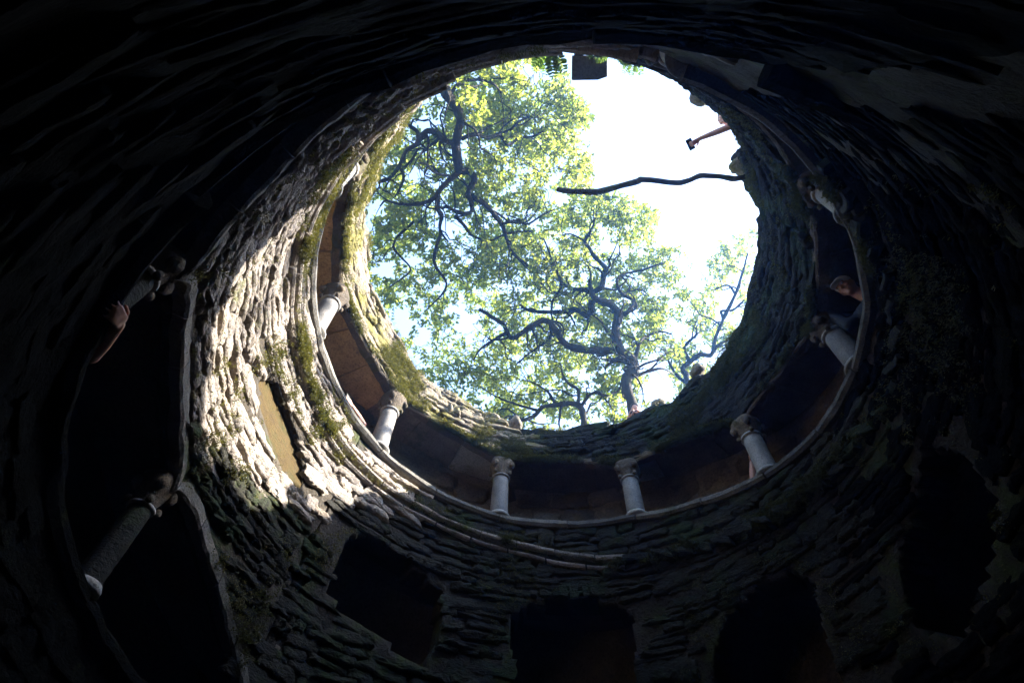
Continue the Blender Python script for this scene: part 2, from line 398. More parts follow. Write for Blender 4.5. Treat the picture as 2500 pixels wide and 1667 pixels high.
# lower parapet below the lower coping
dC = np.arange(146.0, 282.1, .4)
wallC = sheet_with_holes('lower_parapet_wall', dC, np.full(dC.shape, -.58), T(dC, LOWCOP) - .015, 120, .035, .008, M['deep_shade'], .24, well, 13)
# rim wall with the mossy mouth of the well
dR = np.arange(-90.0, 270.0, .6)
nvR = 46
def rimR(Z, Dg, v):
    base = rad(Z, Dg); return base * (1 - v) + rim_r(Dg) * v
Pin = wall_grid(dR, rimlow(dR), rim_z(dR), nvR, .055, .012, 21, rimR)
cs = [Pin]
top_in = Pin[:, -1]; bot_in = Pin[:, 0]
def out_of(P, dr, dz):
    r = np.hypot(P[:, 0], P[:, 1]); f = (r + dr) / r
    return np.stack([P[:, 0] * f, P[:, 1] * f, P[:, 2] + dz], -1)
topn = [out_of(top_in, .06, .05), out_of(top_in, .18, .07), out_of(top_in, .32, .04), out_of(top_in, .36, -.10)]
topn = [t + (.04 * fbm(t, 3, 3, 5))[:, None] * [0, 0, 1] for t in topn]
sole = [out_of(bot_in, .13, 0.02)]
prof = np.concatenate([np.stack(sole, 1), Pin, np.stack(topn, 1), np.stack([np.c_[out_of(top_in, .36, 0)[:, :2], (rimlow_smooth(dR) + .07) * K]], 1)], 1)
rim = fast_mesh('rim_wall', prof.reshape(-1, 3), grid_faces(len(dR), prof.shape[1], True), None, well, smooth=True, mats=[M['rim'], M['shade_tone']], midx=np.repeat((dR < 92).astype(int), prof.shape[1] - 1))  # half turned from the sun has its shade painted as darker stone

# gallery back wall, floors, ceilings
dG = np.arange(-90, 270, 2.0)
def back_r(z): return float(np.interp(z, [1.22, 1.30], [1.275, 1.165]))
V = np.array([XYZ(t, back_r(z), z) for t in dG for z in np.linspace(-.6, 2.35, 38)]); V[:, :2] *= (1 + .012 * fbm(V, 2.5, 3, 4))[:, None]
fast_mesh('gallery_wall', V, grid_faces(len(dG), 38, True), M['back'], well, smooth=True)
V = np.array([XYZ(t, r, z) for t in dG for r, z in ((.02, -.60), (1.46, -.60), (1.46, 2.0))])
fast_mesh('light_seal', V, grid_faces(len(dG), 3, True), M['mortar'], well)  # unseen shell added round the well to stop light leaking in
V = []
for t in np.arange(-90, 270.1, 2.0):
    zf = float(T(min(t, 269.9), UPCOP)) - .30
    for r, z in ((1.01, zf), (1.36, zf), (1.36, zf - .04), (1.01, zf - .04)): V.append(XYZ(t, r, z))
nu = len(np.arange(-90, 270.1, 2.0)); idx = np.arange(nu * 4).reshape(nu, 4)
Fq = np.array([(idx[i, j], idx[i + 1, j], idx[i + 1, (j + 1) % 4], idx[i, (j + 1) % 4]) for i in range(nu - 1) for j in range(4)])
fast_mesh('gallery_floor', V, Fq, M['back'], well)
V = []
ts = np.arange(140, 284, 2.0)
for t in ts:
    zf = float(lowarch(np.array(t))) * 0 + float(np.interp(t, [142, 178, 214, 250, 286], [.85, 1.10, 1.12, 1.16, 1.2]))
    for r, z in ((1.0, zf), (1.36, zf), (1.36, zf + .05), (1.0, zf + .05)): V.append(XYZ(t, r, z))
nu = len(ts); idx = np.arange(nu * 4).reshape(nu, 4)
Fq = np.array([(idx[i, j], idx[i + 1, j], idx[i + 1, (j + 1) % 4], idx[i, (j + 1) % 4]) for i in range(nu - 1) for j in range(4)])
fast_mesh('lower_ceiling', V, Fq, M['back'], well)
V = []
ts = np.arange(-90, 270.1, 2.0)
for t in ts:
    zf = float(ceil_z(t))
    for r, z in ((.93, zf + .03), (1.33, zf + .03), (1.33, zf + .05), (.93, zf + .05)): V.append(XYZ(t, r, z))
nu = len(ts); idx = np.arange(nu * 4).reshape(nu, 4)
Fq = np.array([(idx[i, j], idx[(i + 1) % nu, j], idx[(i + 1) % nu, (j + 1) % 4], idx[i, (j + 1) % 4]) for i in range(nu - 1) for j in range(4)])
fast_mesh('roof_bed', V, Fq, M['back'], well)

def sector(name, t0, t1, r0, r1, za, zb, th, mat, parent, seg=4, bev=.006, jit=.0):
    """curved block: theta t0..t1, radius r0..r1, bottom heights za (at t0) and zb (at t1), thickness th (units); chamfered"""
    tt = np.linspace(t0, t1, seg + 1); V = []
    for k, t in enumerate(tt):
        f = (t - t0) / (t1 - t0); z = za * (1 - f) + zb * f; b = bev
        for r, zz in ((r0 + b, z), (r1, z), (r1, z + th), (r0 + b, z + th), (r0, z + th - b), (r0, z + b)): V.append(XYZ(t, r, zz))
    V = np.array(V)
    if jit: V += jit * np.stack([vnoise(V, 5, 1), vnoise(V, 5, 2), vnoise(V, 5, 3)], -1)
    n = 6; Fc = [(i * n + j, (i + 1) * n + j, (i + 1) * n + (j + 1) % n, i * n + (j + 1) % n) for i in range(seg) for j in range(n)]
    Fc += [tuple(range(n - 1, -1, -1)), tuple(seg * n + j for j in range(n))]
    Fc = [f[::-1] for f in Fc]
    return mesh(name, V, Fc, mat, parent, smooth=False)
# ceiling slabs of the upper gallery, tan stone, several to each bay
ends = COLS + [283]
for a, b in zip(ends[:-1], ends[1:]):
    cut = np.array([0, rng.uniform(.22, .42), rng.uniform(.58, .80), 1.0])
    for q in range(3):
        t0 = a + (b - a) * cut[q] + .12; t1 = a + (b - a) * cut[q + 1] - .12
        dz = rng.uniform(-.014, .006)
        sector('ceiling_slab', t0, t1, .925, 1.18, float(ceil_z(t0)) + dz, float(ceil_z(t1)) + dz, .028, M['dressed'] if (a == 28 and q == 2) or (a == 101 and q == 0) else M['ochre'] if a > 120 else M['tan'], well, 5, .004, .022)

# coping stones
for a, b in zip(ends[:-1], ends[1:]):
    for q in range(2):
        t0 = a + (b - a) * q / 2 + .12; t1 = a + (b - a) * (q + 1) / 2 - .12
        z0 = float(T(t0, UPCOP)); z1 = float(T(min(t1, 269.8), UPCOP)) if t1 < 270 else float(T(269.8, UPCOP))
        r = float(rad((z0 + z1) / 2, (t0 + t1) / 2)) - .012
        sector('coping_stone', t0, t1, r, r + .115, z0 - .034, z1 - .034, .034, M['coping'], well, 6, .010, .012)
le = [142, 160, 178, 196, 214, 232, 250, 266, 282, 298]
for t0, t1 in zip(le[:-1], le[1:]):
    def LZ(t): return float(np.interp(t, [142, 178, 186, 200, 213, 226, 240, 250, 270, 300], [.60, .68, .69, .72, .74, .775, .80, .84, .95, 1.03]))
    z0, z1 = LZ(t0), LZ(t1)
    r = float(rad((z0 + z1) / 2, (t0 + t1) / 2)) - .008
    sector('coping_stone', t0 + .1, t1 - .1, r, r + .115, z0 - .04, z1 - .04, .04, M['deep_shade'], well, 6, .012, .02)

# voussoirs of the lower and upper arches
def voussoirs(keys, spring, rise, n, r_in, r_out, th, mat):
    for a, b in zip(keys[:-1], keys[1:]):
        for q in range(n):
            t0 = a + (b - a) * q / n; t1 = a + (b - a) * (q + 1) / n
            tt = np.linspace(t0 + .08, t1 - .08, 13); zz = arch(tt, spring, rise) - .014
            V = []
            for t, z in zip(tt, zz):
                ri = float(rad(z, t)) + r_in; bv = .006
                for r, h in ((ri + bv, z), (ri + r_out, z), (ri + r_out, z + th), (ri, z + th), (ri, z + bv)): V.append(XYZ(t, r, h))
            V = np.array(V); m_ = 5
            V += .014 * np.stack([vnoise(V, 7, 1), vnoise(V, 7, 2), vnoise(V, 7, 3)], -1) + .008 * np.stack([vnoise(V, 19, 1), vnoise(V, 19, 2), vnoise(V, 19, 3)], -1)
            Fc = [(i * m_ + (j + 1) % m_, (i + 1) * m_ + (j + 1) % m_, (i + 1) * m_ + j, i * m_ + j) for i in range(12) for j in range(m_)]
            Fc += [tuple(range(m_)), tuple(12 * m_ + j for j in range(m_ - 1, -1, -1))]
            mesh('arch_stone', V, Fc, mat, well, smooth=False)
voussoirs([142, 178, 214, 250, 282], LSPRING, .105, 4, .0, .034, .034, M['coping'])
voussoirs(ends, SPRING, RISE, 3, .014, .040, .03, M['capital'])

# columns: shaft, collar, base, capital with ball knobs
def column(deg, r, z0, z1, rc, mat='column'):
    H = (z1 - z0) * K
    Vs, Fs = lathe([(rc * 1.02, 0), (rc * 1.0, .04), (rc * .985, H * .3), (rc * .95, H * .62), (rc * .90, H * .76)], 20)
    sh = mesh('column', Vs, Fs, M[mat], well)
    p = XYZ(deg, r, z0); sh.location = p; sh.rotation_euler.z = math.radians(deg)
    V2, F2 = lathe([(rc * 1.30, -.01), (rc * 1.32, .02), (rc * 1.18, .045), (rc * 1.0, .052)], 20); mesh('base', V2, F2, M['dressed'], sh)
    h0 = H * .76
    V2, F2 = lathe([(rc * .9, h0 - .016), (rc * 1.10, h0 - .008), (rc * 1.12, h0 + .008), (rc * .9, h0 + .016)], 20); mesh('collar', V2, F2, M['dressed'], sh)
    V2, F2 = lathe([(rc * .88, h0), (rc * .92, h0 + .05), (rc * 1.15, h0 + .11), (rc * 1.38, H - .03), (rc * 1.45, H + .02), (rc * 1.40, H + .07)], 24)
    V2 = np.array(V2); V2[:, :2] *= (1 + .07 * np.cos(4 * np.arctan2(V2[:, 1], V2[:, 0]) + math.pi) * sstep(h0, H, V2[:, 2]))[:, None]
    mesh('capital', V2, F2, M['capital'], sh)
    for k in range(4):
        a = math.pi / 4 + k * math.pi / 2
        V3, F3 = lathe([(.004, -.05), (.026, -.04), (.042, -.018), (.046, .006), (.036, .032), (.016, .046), (.004, .05)], 12)
        V3 = V3 + [rc * 1.36 * math.cos(a), rc * 1.36 * math.sin(a), H - .03]
        V3 = V3 + .012 * np.stack([vnoise(V3, 25, 1), vnoise(V3, 25, 2), vnoise(V3, 25, 3)], -1)
        mesh('knob', V3, F3, M['capital'], sh)
        V3, F3 = lathe([(.003, -.03), (.022, -.02), (.026, 0), (.018, .022), (.003, .03)], 10)
        V3 = V3 + [rc * 1.25 * math.cos(a), rc * 1.25 * math.sin(a), H - .165]
        mesh('knob', V3, F3, M['capital'], sh)
for c in COLS:
    column(c, float(rad(T(c, UPCOP), c)) + .030, float(T(c, UPCOP)) - .003, SPRING[c] + .005, .112)
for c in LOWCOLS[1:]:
    column(c, float(rad(.75, c)) + .034, float(T(c, LOWCOP)) - .003, LSPRING[c] + .005, .085, 'shade_tone')  # lower columns use the stone with shade in its colour

# string course: mossy ledge on the left and far side, stepped slabs on the right
STRING = [(-55, 1.45), (-36, 1.40), (-21, 1.345), (-7, 1.34), (8, 1.355), (22, 1.375), (34, 1.385), (46, 1.40), (58, 1.435), (72, 1.455), (94, 1.53), (119, 1.565), (139, 1.57), (154, 1.59), (170, 1.64), (188, 1.64), (211, 1.62), (270, 1.62)]
tt = np.arange(66, 268, 10.0)
for t0 in tt:
    t1 = t0 + 9.7; z0 = float(T(t0, STRING)); z1 = float(T(t1, STRING)); r = float(rad((z0 + z1) / 2, t0)) - .020
    sector('string_stone', t0, t1, r, r + .06, z0 - .010, z1 - .010, .020, M['rubble'], well, 5, .006, .012)
    sector('string_stone', t0 + 2.5, t1 + 2.3, r + .012, r + .06, z0 - .042, z1 - .042, .018, M['rubble'], well, 5, .006, .012)
k = 0
for t0 in np.arange(-52, 66, 5.2):
    zc = float(T(t0 + 2.6, STRING)); r = float(rad(zc, t0)) - (.020 if t0 > 20 else .012) - rng.uniform(0, .006)
    wdt = 4.9 + rng.uniform(-1.4, .9)
    sector('step_end', t0, t0 + wdt, r, r + .07, zc - .045 + rng.uniform(-.006, .006), zc - .012 + rng.uniform(-.006, .006), .024 + rng.uniform(-.006, .010), M['shade_tone'], well, 3, .004, .05)

for t0 in np.arange(73.5, 93.0, 2.45):               # upright stones over the middle opening
    r = float(rad(1.33, t0)) - .010 - rng.uniform(0, .006); z_ = 1.303 + .012 * math.sin((t0 - 71) / 24 * math.pi)
    sector('arch_stone', t0, t0 + rng.uniform(1.3, 2.3), r + .004, r + .07, z_, z_ + rng.uniform(-.004, .004), .048 + rng.uniform(-.014, .012), M['shade_tone'], well, 3, .005, .04)
# ------------------------------------------------------------------ wall stones, laid in rough courses
def stone_mesh(seed):
    nx, ny = 13, 7
    u = np.linspace(-.5, .5, nx); v = np.linspace(-.5, .5, ny)
    U, Vv = np.meshgrid(u, v, indexing='ij')
    r2 = np.random.default_rng(seed); z3 = 0 * U + seed * 3.7
    q = np.stack([U * 3.2, Vv * 1.1, z3], -1)
    skew = r2.uniform(-.22, .22); tap = r2.uniform(-.35, .35)
    oU = U + .10 * vnoise(np.stack([U, Vv * 4, z3], -1), 1.3, seed) * (np.abs(U) > .3)
    oV = Vv * (1 + tap * U + .12 * vnoise(np.stack([U * 3, 0 * U, z3], -1), 1.4, seed + 5)) + skew * U * .6 + .09 * vnoise(np.stack([U * 5, 0 * U, z3], -1), 1.1, seed + 6)
    e = np.minimum((.5 - np.abs(U)) * 2.2, .5 - np.abs(Vv)); bulge = np.clip(e / .07, 0, 1)
    rdg = 1 - 2 * np.abs(vnoise(np.stack([U * 2.2, Vv * 2.6, z3], -1), 1.5, seed + 8))
    h = .30 + .50 * bulge + .34 * fbm(q, 1.5, 3, seed) + .16 * rdg + r2.uniform(-.45, .45) * U + r2.uniform(-.6, .6) * Vv + .30 * vnoise(np.stack([U * 11, Vv * 5, z3], -1), 1.0, seed + 2)
    F0 = np.stack([oU, -h, oV], -1)                  # faces -Y
    Bk = F0.copy(); Bk[..., 1] = 1.0
    V = F0.reshape(-1, 3).tolist(); Q = [tuple(int(i) for i in q_) for q_ in grid_faces(nx, ny)]
    per = [(i, 0) for i in range(nx)] + [(nx - 1, j) for j in range(1, ny)] + [(i, ny - 1) for i in range(nx - 2, -1, -1)] + [(0, j) for j in range(ny - 2, 0, -1)]
    b0 = len(V); V += [Bk[i, j].tolist() for i, j in per]; n = len(per)
    for k in range(n):
        i0 = per[k][0] * ny + per[k][1]; k2 = (k + 1) % n; i1 = per[k2][0] * ny + per[k2][1]
        Q.append((i1, i0, b0 + k, b0 + k2))
    return np.array(V), Q
SV = [stone_mesh(s) for s in range(26)]
SM = []
for i, (V, Q) in enumerate(SV):
    me = bpy.data.meshes.new('stone'); me.from_pydata(V.tolist(), [], Q); me.polygons.foreach_set('use_smooth', [True] * len(me.polygons)); me.materials.append(M['rubble']); me.update(); SM.append(me)
def recoat(mat):
    out = []
    for me in SM:
        m2 = me.copy(); m2.materials.clear(); m2.materials.append(mat); out.append(m2)
    return out
COAT = {'rubble': SM, 'rim': recoat(M['rim']), 'shade_tone': recoat(M['shade_tone']), 'deep_shade': recoat(M['deep_shade'])}
def courses(t0, t1, zlo, zhi, zmin, zmax, hrange, wrange, seed):
    """stones of the wall between theta t0..t1: (theta, z, width m, height m); zlo/zhi limit per theta"""
    r_ = np.random.default_rng(seed); out = []; z = zmin
    while z < zmax:
        h = r_.uniform(*hrange); t = t0 + r_.uniform(0, 3)
        while t < t1:
            wd = r_.uniform(*wrange); zc = z + h / 2 + .012 * math.sin(t * .11 + z * 9) 
            dt = math.degrees(wd / (float(rad(zc, t)) * K)); tc = t + dt / 2
            if zlo(tc) + h * .3 < zc < zhi(tc) - h * .3 and tc < t1: out.append((tc, zc + r_.normal(0, h * .10), wd * r_.uniform(.92, 1.12), h * K * (r_.uniform(1.6, 2.3) if r_.uniform() < .13 else r_.uniform(.85, 1.25))))
            t += dt
        z += h
    return out
cand = []
for s in courses(147, 272, lambda t: float(lowarch(np.array(t))) + .035, lambda t: float(T(min(t, 269), UPCOP)) - .03, .9, 1.85, (.017, .036), (.14, .55), 5): cand.append((s, wallA, 'rubble' if s[1] > shade_line(s[0]) + random.uniform(-.05, .05) else 'shade_tone'))
for s in courses(-70, 147, lambda t: .45, lambda t: float(T(t, UPCOP)) - .03, .3, 1.80, (.019, .042), (.16, .60), 6): cand.append((s, wallB, 'rubble' if s[1] > shade_line(s[0]) + random.uniform(-.06, .06) else ('shade_tone' if s[0] + 40 * (s[1] - 1.3) > 5 + random.uniform(-12, 12) else 'deep_shade')))
for s in courses(147, 281, lambda t: -.2, lambda t: float(T(min(t, 269), LOWCOP)) - .03, -.2, 1.0, (.025, .05), (.2, .6), 9): cand.append((s, wallC, 'deep_shade'))
for s in courses(-90, 269, lambda t: float(rimlow(np.array(t))) + .03, lambda t: float(rim_z(t)) - .01, 1.7, 2.6, (.020, .042), (.16, .6), 8): cand.append((s, rim, 'rim' if s[0] > 92 + random.uniform(-9, 9) else 'shade_tone'))  # stones off the sunlit half take the shade-darkened colour
items = []
for (tc, zc, wd, h), par, mt in cand:
    ha = math.degrees(wd / 2 / (float(rad(zc, tc)) * K)) * .72; hz_ = h / K * .3
    if in_open(tc + ha * np.array([-1, -1, -.5, 0, 0, 0, .5, 1, 1]), zc + hz_ * np.array([-1, 1, 0, -1, 0, 1, 0, -1, 1])).any(): continue
    isr = par is rim
    if isr:
        v = (zc - float(rimlow(np.array(tc)))) / (float(rim_z(tc)) - float(rimlow(np.array(tc))))
        r = float(rimR(np.array(zc), np.array(tc), np.array(v)))
    else: r = float(rad(zc, tc))
    P = XYZ(tc, r, zc); pj = to_px(P); d = np.linalg.norm(P - CAM * K)
    n = np.array([-math.cos(math.radians(tc)), -math.sin(math.radians(tc)), 0.0])
    facing = float((CAM * K - P) @ n) / d
    vis = pj[2] > 0 and -100 < pj[0] < 2600 and -100 < pj[1] < 1770 and facing > .02
    lit = 2.5 if (105 < tc < 225 and zc > 1.0) else 1.0
    items.append((wd * h * max(facing, .05) / d ** 2 * lit * (1 if vis else 0), tc, zc, wd, h, r, par, mt))
items.sort(key=lambda s: -s[0])
restV = {}
for n_, (a_, tc, zc, wd, h, r, par, mt) in enumerate(items):
    i = random.randrange(len(SM)); th = rng.uniform(.018, .042) * (1.2 if par is rim else .32 if (par is wallC or tc < -50) else 1.0)
    P = XYZ(tc, r + (.008 if par is wallC else .014), zc)
    Mx = Matrix.Translation(P.tolist()) @ Matrix.Rotation(math.radians(tc - 90), 4, 'Z') @ Matrix.Rotation(math.radians(-4), 4, 'X') @ Matrix.Rotation(rng.uniform(-.09, .09), 4, 'Y') @ Matrix.Diagonal((wd * .99 * random.choice((-1, 1)), th * 1.3, h * 1.0, 1))
    if n_ < 295:
        o = bpy.data.objects.new('stone', COAT[mt][i]); COL.objects.link(o); o.parent = par; o.matrix_world = Mx
        o.matrix_basis = Mx
    else:
        V, Q = SV[i]; A = np.array(Mx); W = np.c_[V, np.ones(len(V))] @ A.T
        restV.setdefault((par, mt), []).append((W[:, :3], Q, A))
for (par, mt), lst in restV.items():
    if not lst: continue
    Vv, Qq, b = [], [], 0
    for V, Q, A in lst:
        flip = np.linalg.det(A[:3, :3]) < 0
        Vv.append(V); q = np.array(Q); Qq.append((q[:, ::-1] if flip else q) + b); b += len(V)
    o = fast_mesh('stone_courses', np.concatenate(Vv), np.concatenate(Qq), M[mt], par, smooth=True)
    o['kind'] = 'stuff'
# rubble blocks in the back wall of the upper gallery
r_ = np.random.default_rng(31)
for zrow in np.arange(1.42, 2.2, .115):
    t = -10.0
    while t < 215:
        wd = r_.uniform(.35, .75); dt = math.degrees(wd / (1.16 * K)); tc = t + dt / 2; t += dt
        zc = zrow + .02 * r_.standard_normal()
        if not (float(T(tc, UPCOP)) - .12 < zc < float(ceil_z(tc)) - .02): continue
        Mx = Matrix.Translation(XYZ(tc, 1.165, zc).tolist()) @ Matrix.Rotation(math.radians(tc - 90), 4, 'Z') @ Matrix.Rotation(r_.uniform(-.25, .25), 4, 'Y') @ Matrix.Diagonal((wd * .93, .05, .29, 1))
        me = SM[r_.integers(len(SM))]
        if 'back' + me.name not in M:
            m2 = me.copy(); m2.materials.clear(); m2.materials.append(M['back']); M['back' + me.name] = m2
        o = bpy.data.objects.new('rubble_block', M['back' + me.name]); COL.objects.link(o); o.parent = well; o.matrix_basis = Mx

# niche: a smooth tan slab set back in the lit wall
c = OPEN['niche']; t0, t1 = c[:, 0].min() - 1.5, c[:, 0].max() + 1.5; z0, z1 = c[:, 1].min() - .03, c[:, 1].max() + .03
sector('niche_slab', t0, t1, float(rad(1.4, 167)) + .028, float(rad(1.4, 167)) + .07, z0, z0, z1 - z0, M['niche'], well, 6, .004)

# ------------------------------------------------------------------ leaves and moss as small folded blades
def blades(P, D, Nn, L, W, fold=.25):
    """P base, D direction, Nn normal (n,3); L, W lengths -> verts, quads (two per blade)"""
    P, D, Nn = map(lambda x: np.asarray(x, float), (P, D, Nn)); n = len(P)
    S = np.cross(D, Nn); S /= np.linalg.norm(S, axis=1)[:, None] + 1e-9
    Nn = np.cross(S, D); L = np.broadcast_to(L, n)[:, None]; W = np.broadcast_to(W, n)[:, None]
    up = Nn * W * fold
    V = np.stack([P, P + D * L * .34 + S * W * .5 + up, P + D * L * .74 + S * W * .42 + up, P + D * L - Nn * L * .10,
                  P + D * L * .74 - S * W * .42 + up, P + D * L * .34 - S * W * .5 + up], 1).reshape(-1, 3)
    b = np.arange(n)[:, None] * 6
    Q = np.concatenate([b + [0, 1, 2, 3], b + [0, 3, 4, 5]], 1).reshape(-1, 4)
    return V, Q
def unit(v): return v / (np.linalg.norm(v, axis=-1, keepdims=True) + 1e-9)

def moss_on(P, Nin, count, seed, f=1.5, thr=.05, L=(.010, .026), name='moss', parent=None, weight=None, hang=.6):
    """tufts spread over points P (n,3) with inward normals"""
    r_ = np.random.default_rng(seed)
    m = fbm(P * [1, 1, 1.6], f, 3, seed) * .9 + .35 * vnoise(P, 7, seed + 1)
    p = np.clip(m - thr, 0, 1) + .004
    if weight is not None: p = p * weight
    idx = r_.choice(len(P), count, p=p / p.sum())
    B = P[idx] + r_.normal(0, .012, (count, 3)); nn = Nin[idx]
    k = 6
    B = np.repeat(B, k, 0) + r_.normal(0, .012, (count * k, 3)); nn = np.repeat(nn, k, 0)
    D = unit(nn * .8 + r_.normal(0, .55, B.shape) + np.array([0, 0, -hang * .5]))
    V, Q = blades(B - nn * .006, D, unit(r_.normal(0, 1, B.shape)), r_.uniform(*L, len(B)), r_.uniform(.004, .008, len(B)))
    o = fast_mesh(name, V, Q, M['moss'], parent); o['kind'] = 'stuff'; return o
def inward(P):
    n = np.zeros_like(P); l = np.hypot(P[:, 0], P[:, 1]); n[:, 0] = -P[:, 0] / l; n[:, 1] = -P[:, 1] / l; return n
Pr = Pin.reshape(-1, 3); vv = np.tile(np.linspace(0, 1, nvR), len(dR)); dd = np.repeat(dR, nvR)
seen = ((dd > -45) & (dd < 225)).astype(float) * .9 + .1
Pm = Pr + inward(Pr) * .035
low_ = .5 + 1.6 * np.exp(-vv * 5) + .9 * np.exp(-((vv - .38) / .07) ** 2) + .7 * np.exp(-((vv - .68) / .06) ** 2)
moss_on(Pm, inward(Pm), 26000, 3, 1.4, -.05, parent=rim, weight=seen * low_)
# ragged moss hanging along the lower edge of the rim
td = rng.uniform(-45, 240, 9000); sz = rimlow(td) + rng.uniform(-.012, .022, len(td)); Ps = XYZ(td, rad(sz, td) + .004 + rng.uniform(-.012, .012, len(td)), sz)
moss_on(Ps, inward(Ps), 8000, 15, 1.6, -.25, L=(.014, .045), parent=rim, hang=1.6)
# moss along the string course, coping and streaks on the parapet
td = np.concatenate([rng.uniform(70, 205, 5000), rng.uniform(-50, 70, 1200)]); sz = T(td, STRING) + rng.normal(-.012, .016, len(td))
rr = rad(sz, td) - .022; Ps = XYZ(td, rr, sz)
moss_on(Ps, inward(Ps), 9000, 5, 1.1, -.1, parent=well)
td = rng.uniform(148, 262, 9000); sz = rng.uniform(0, 1, 9000); sz = lowarch(td) * (1 - sz) + (T(td, UPCOP) - .04) * sz
ok = ~in_open(td, sz, .05); td, sz = td[ok], sz[ok]; Ps = XYZ(td, rad(sz, td) - .008, sz)
moss_on(Ps, inward(Ps), 3800, 6, .9, .12, parent=wallA)
td = rng.uniform(-60, 147, 9000); sz = rng.uniform(.8, 1.62, 9000)
ok = ~in_open(td, sz, .05) & (sz < T(td, UPCOP) - .04); td, sz = td[ok], sz[ok]; Ps = XYZ(td, rad(sz, td) - .008, sz)
moss_on(Ps, inward(Ps), 2500, 7, .9, .10, parent=wallB)

# ------------------------------------------------------------------ trees over the mouth of the well
def catmull(p, n=6):
    p = np.asarray(p, float); q = np.vstack([2 * p[0] - p[1], p, 2 * p[-1] - p[-2]]); out = []
    for i in range(1, len(q) - 2):
        for t in np.arange(n) / n:
            out.append(.5 * ((2 * q[i]) + (-q[i - 1] + q[i + 1]) * t + (2 * q[i - 1] - 5 * q[i] + 4 * q[i + 1] - q[i + 2]) * t ** 2 + (-q[i - 1] + 3 * q[i] - 3 * q[i + 1] + q[i + 2]) * t ** 3))
    out.append(p[-1]); return np.array(out)
def c1(*p): return [(700 + .3188 * x, 100 + .3188 * y) for x, y in p]
def c8(*p): return [(1200 + .3507 * x, 550 + .3507 * y) for x, y in p]
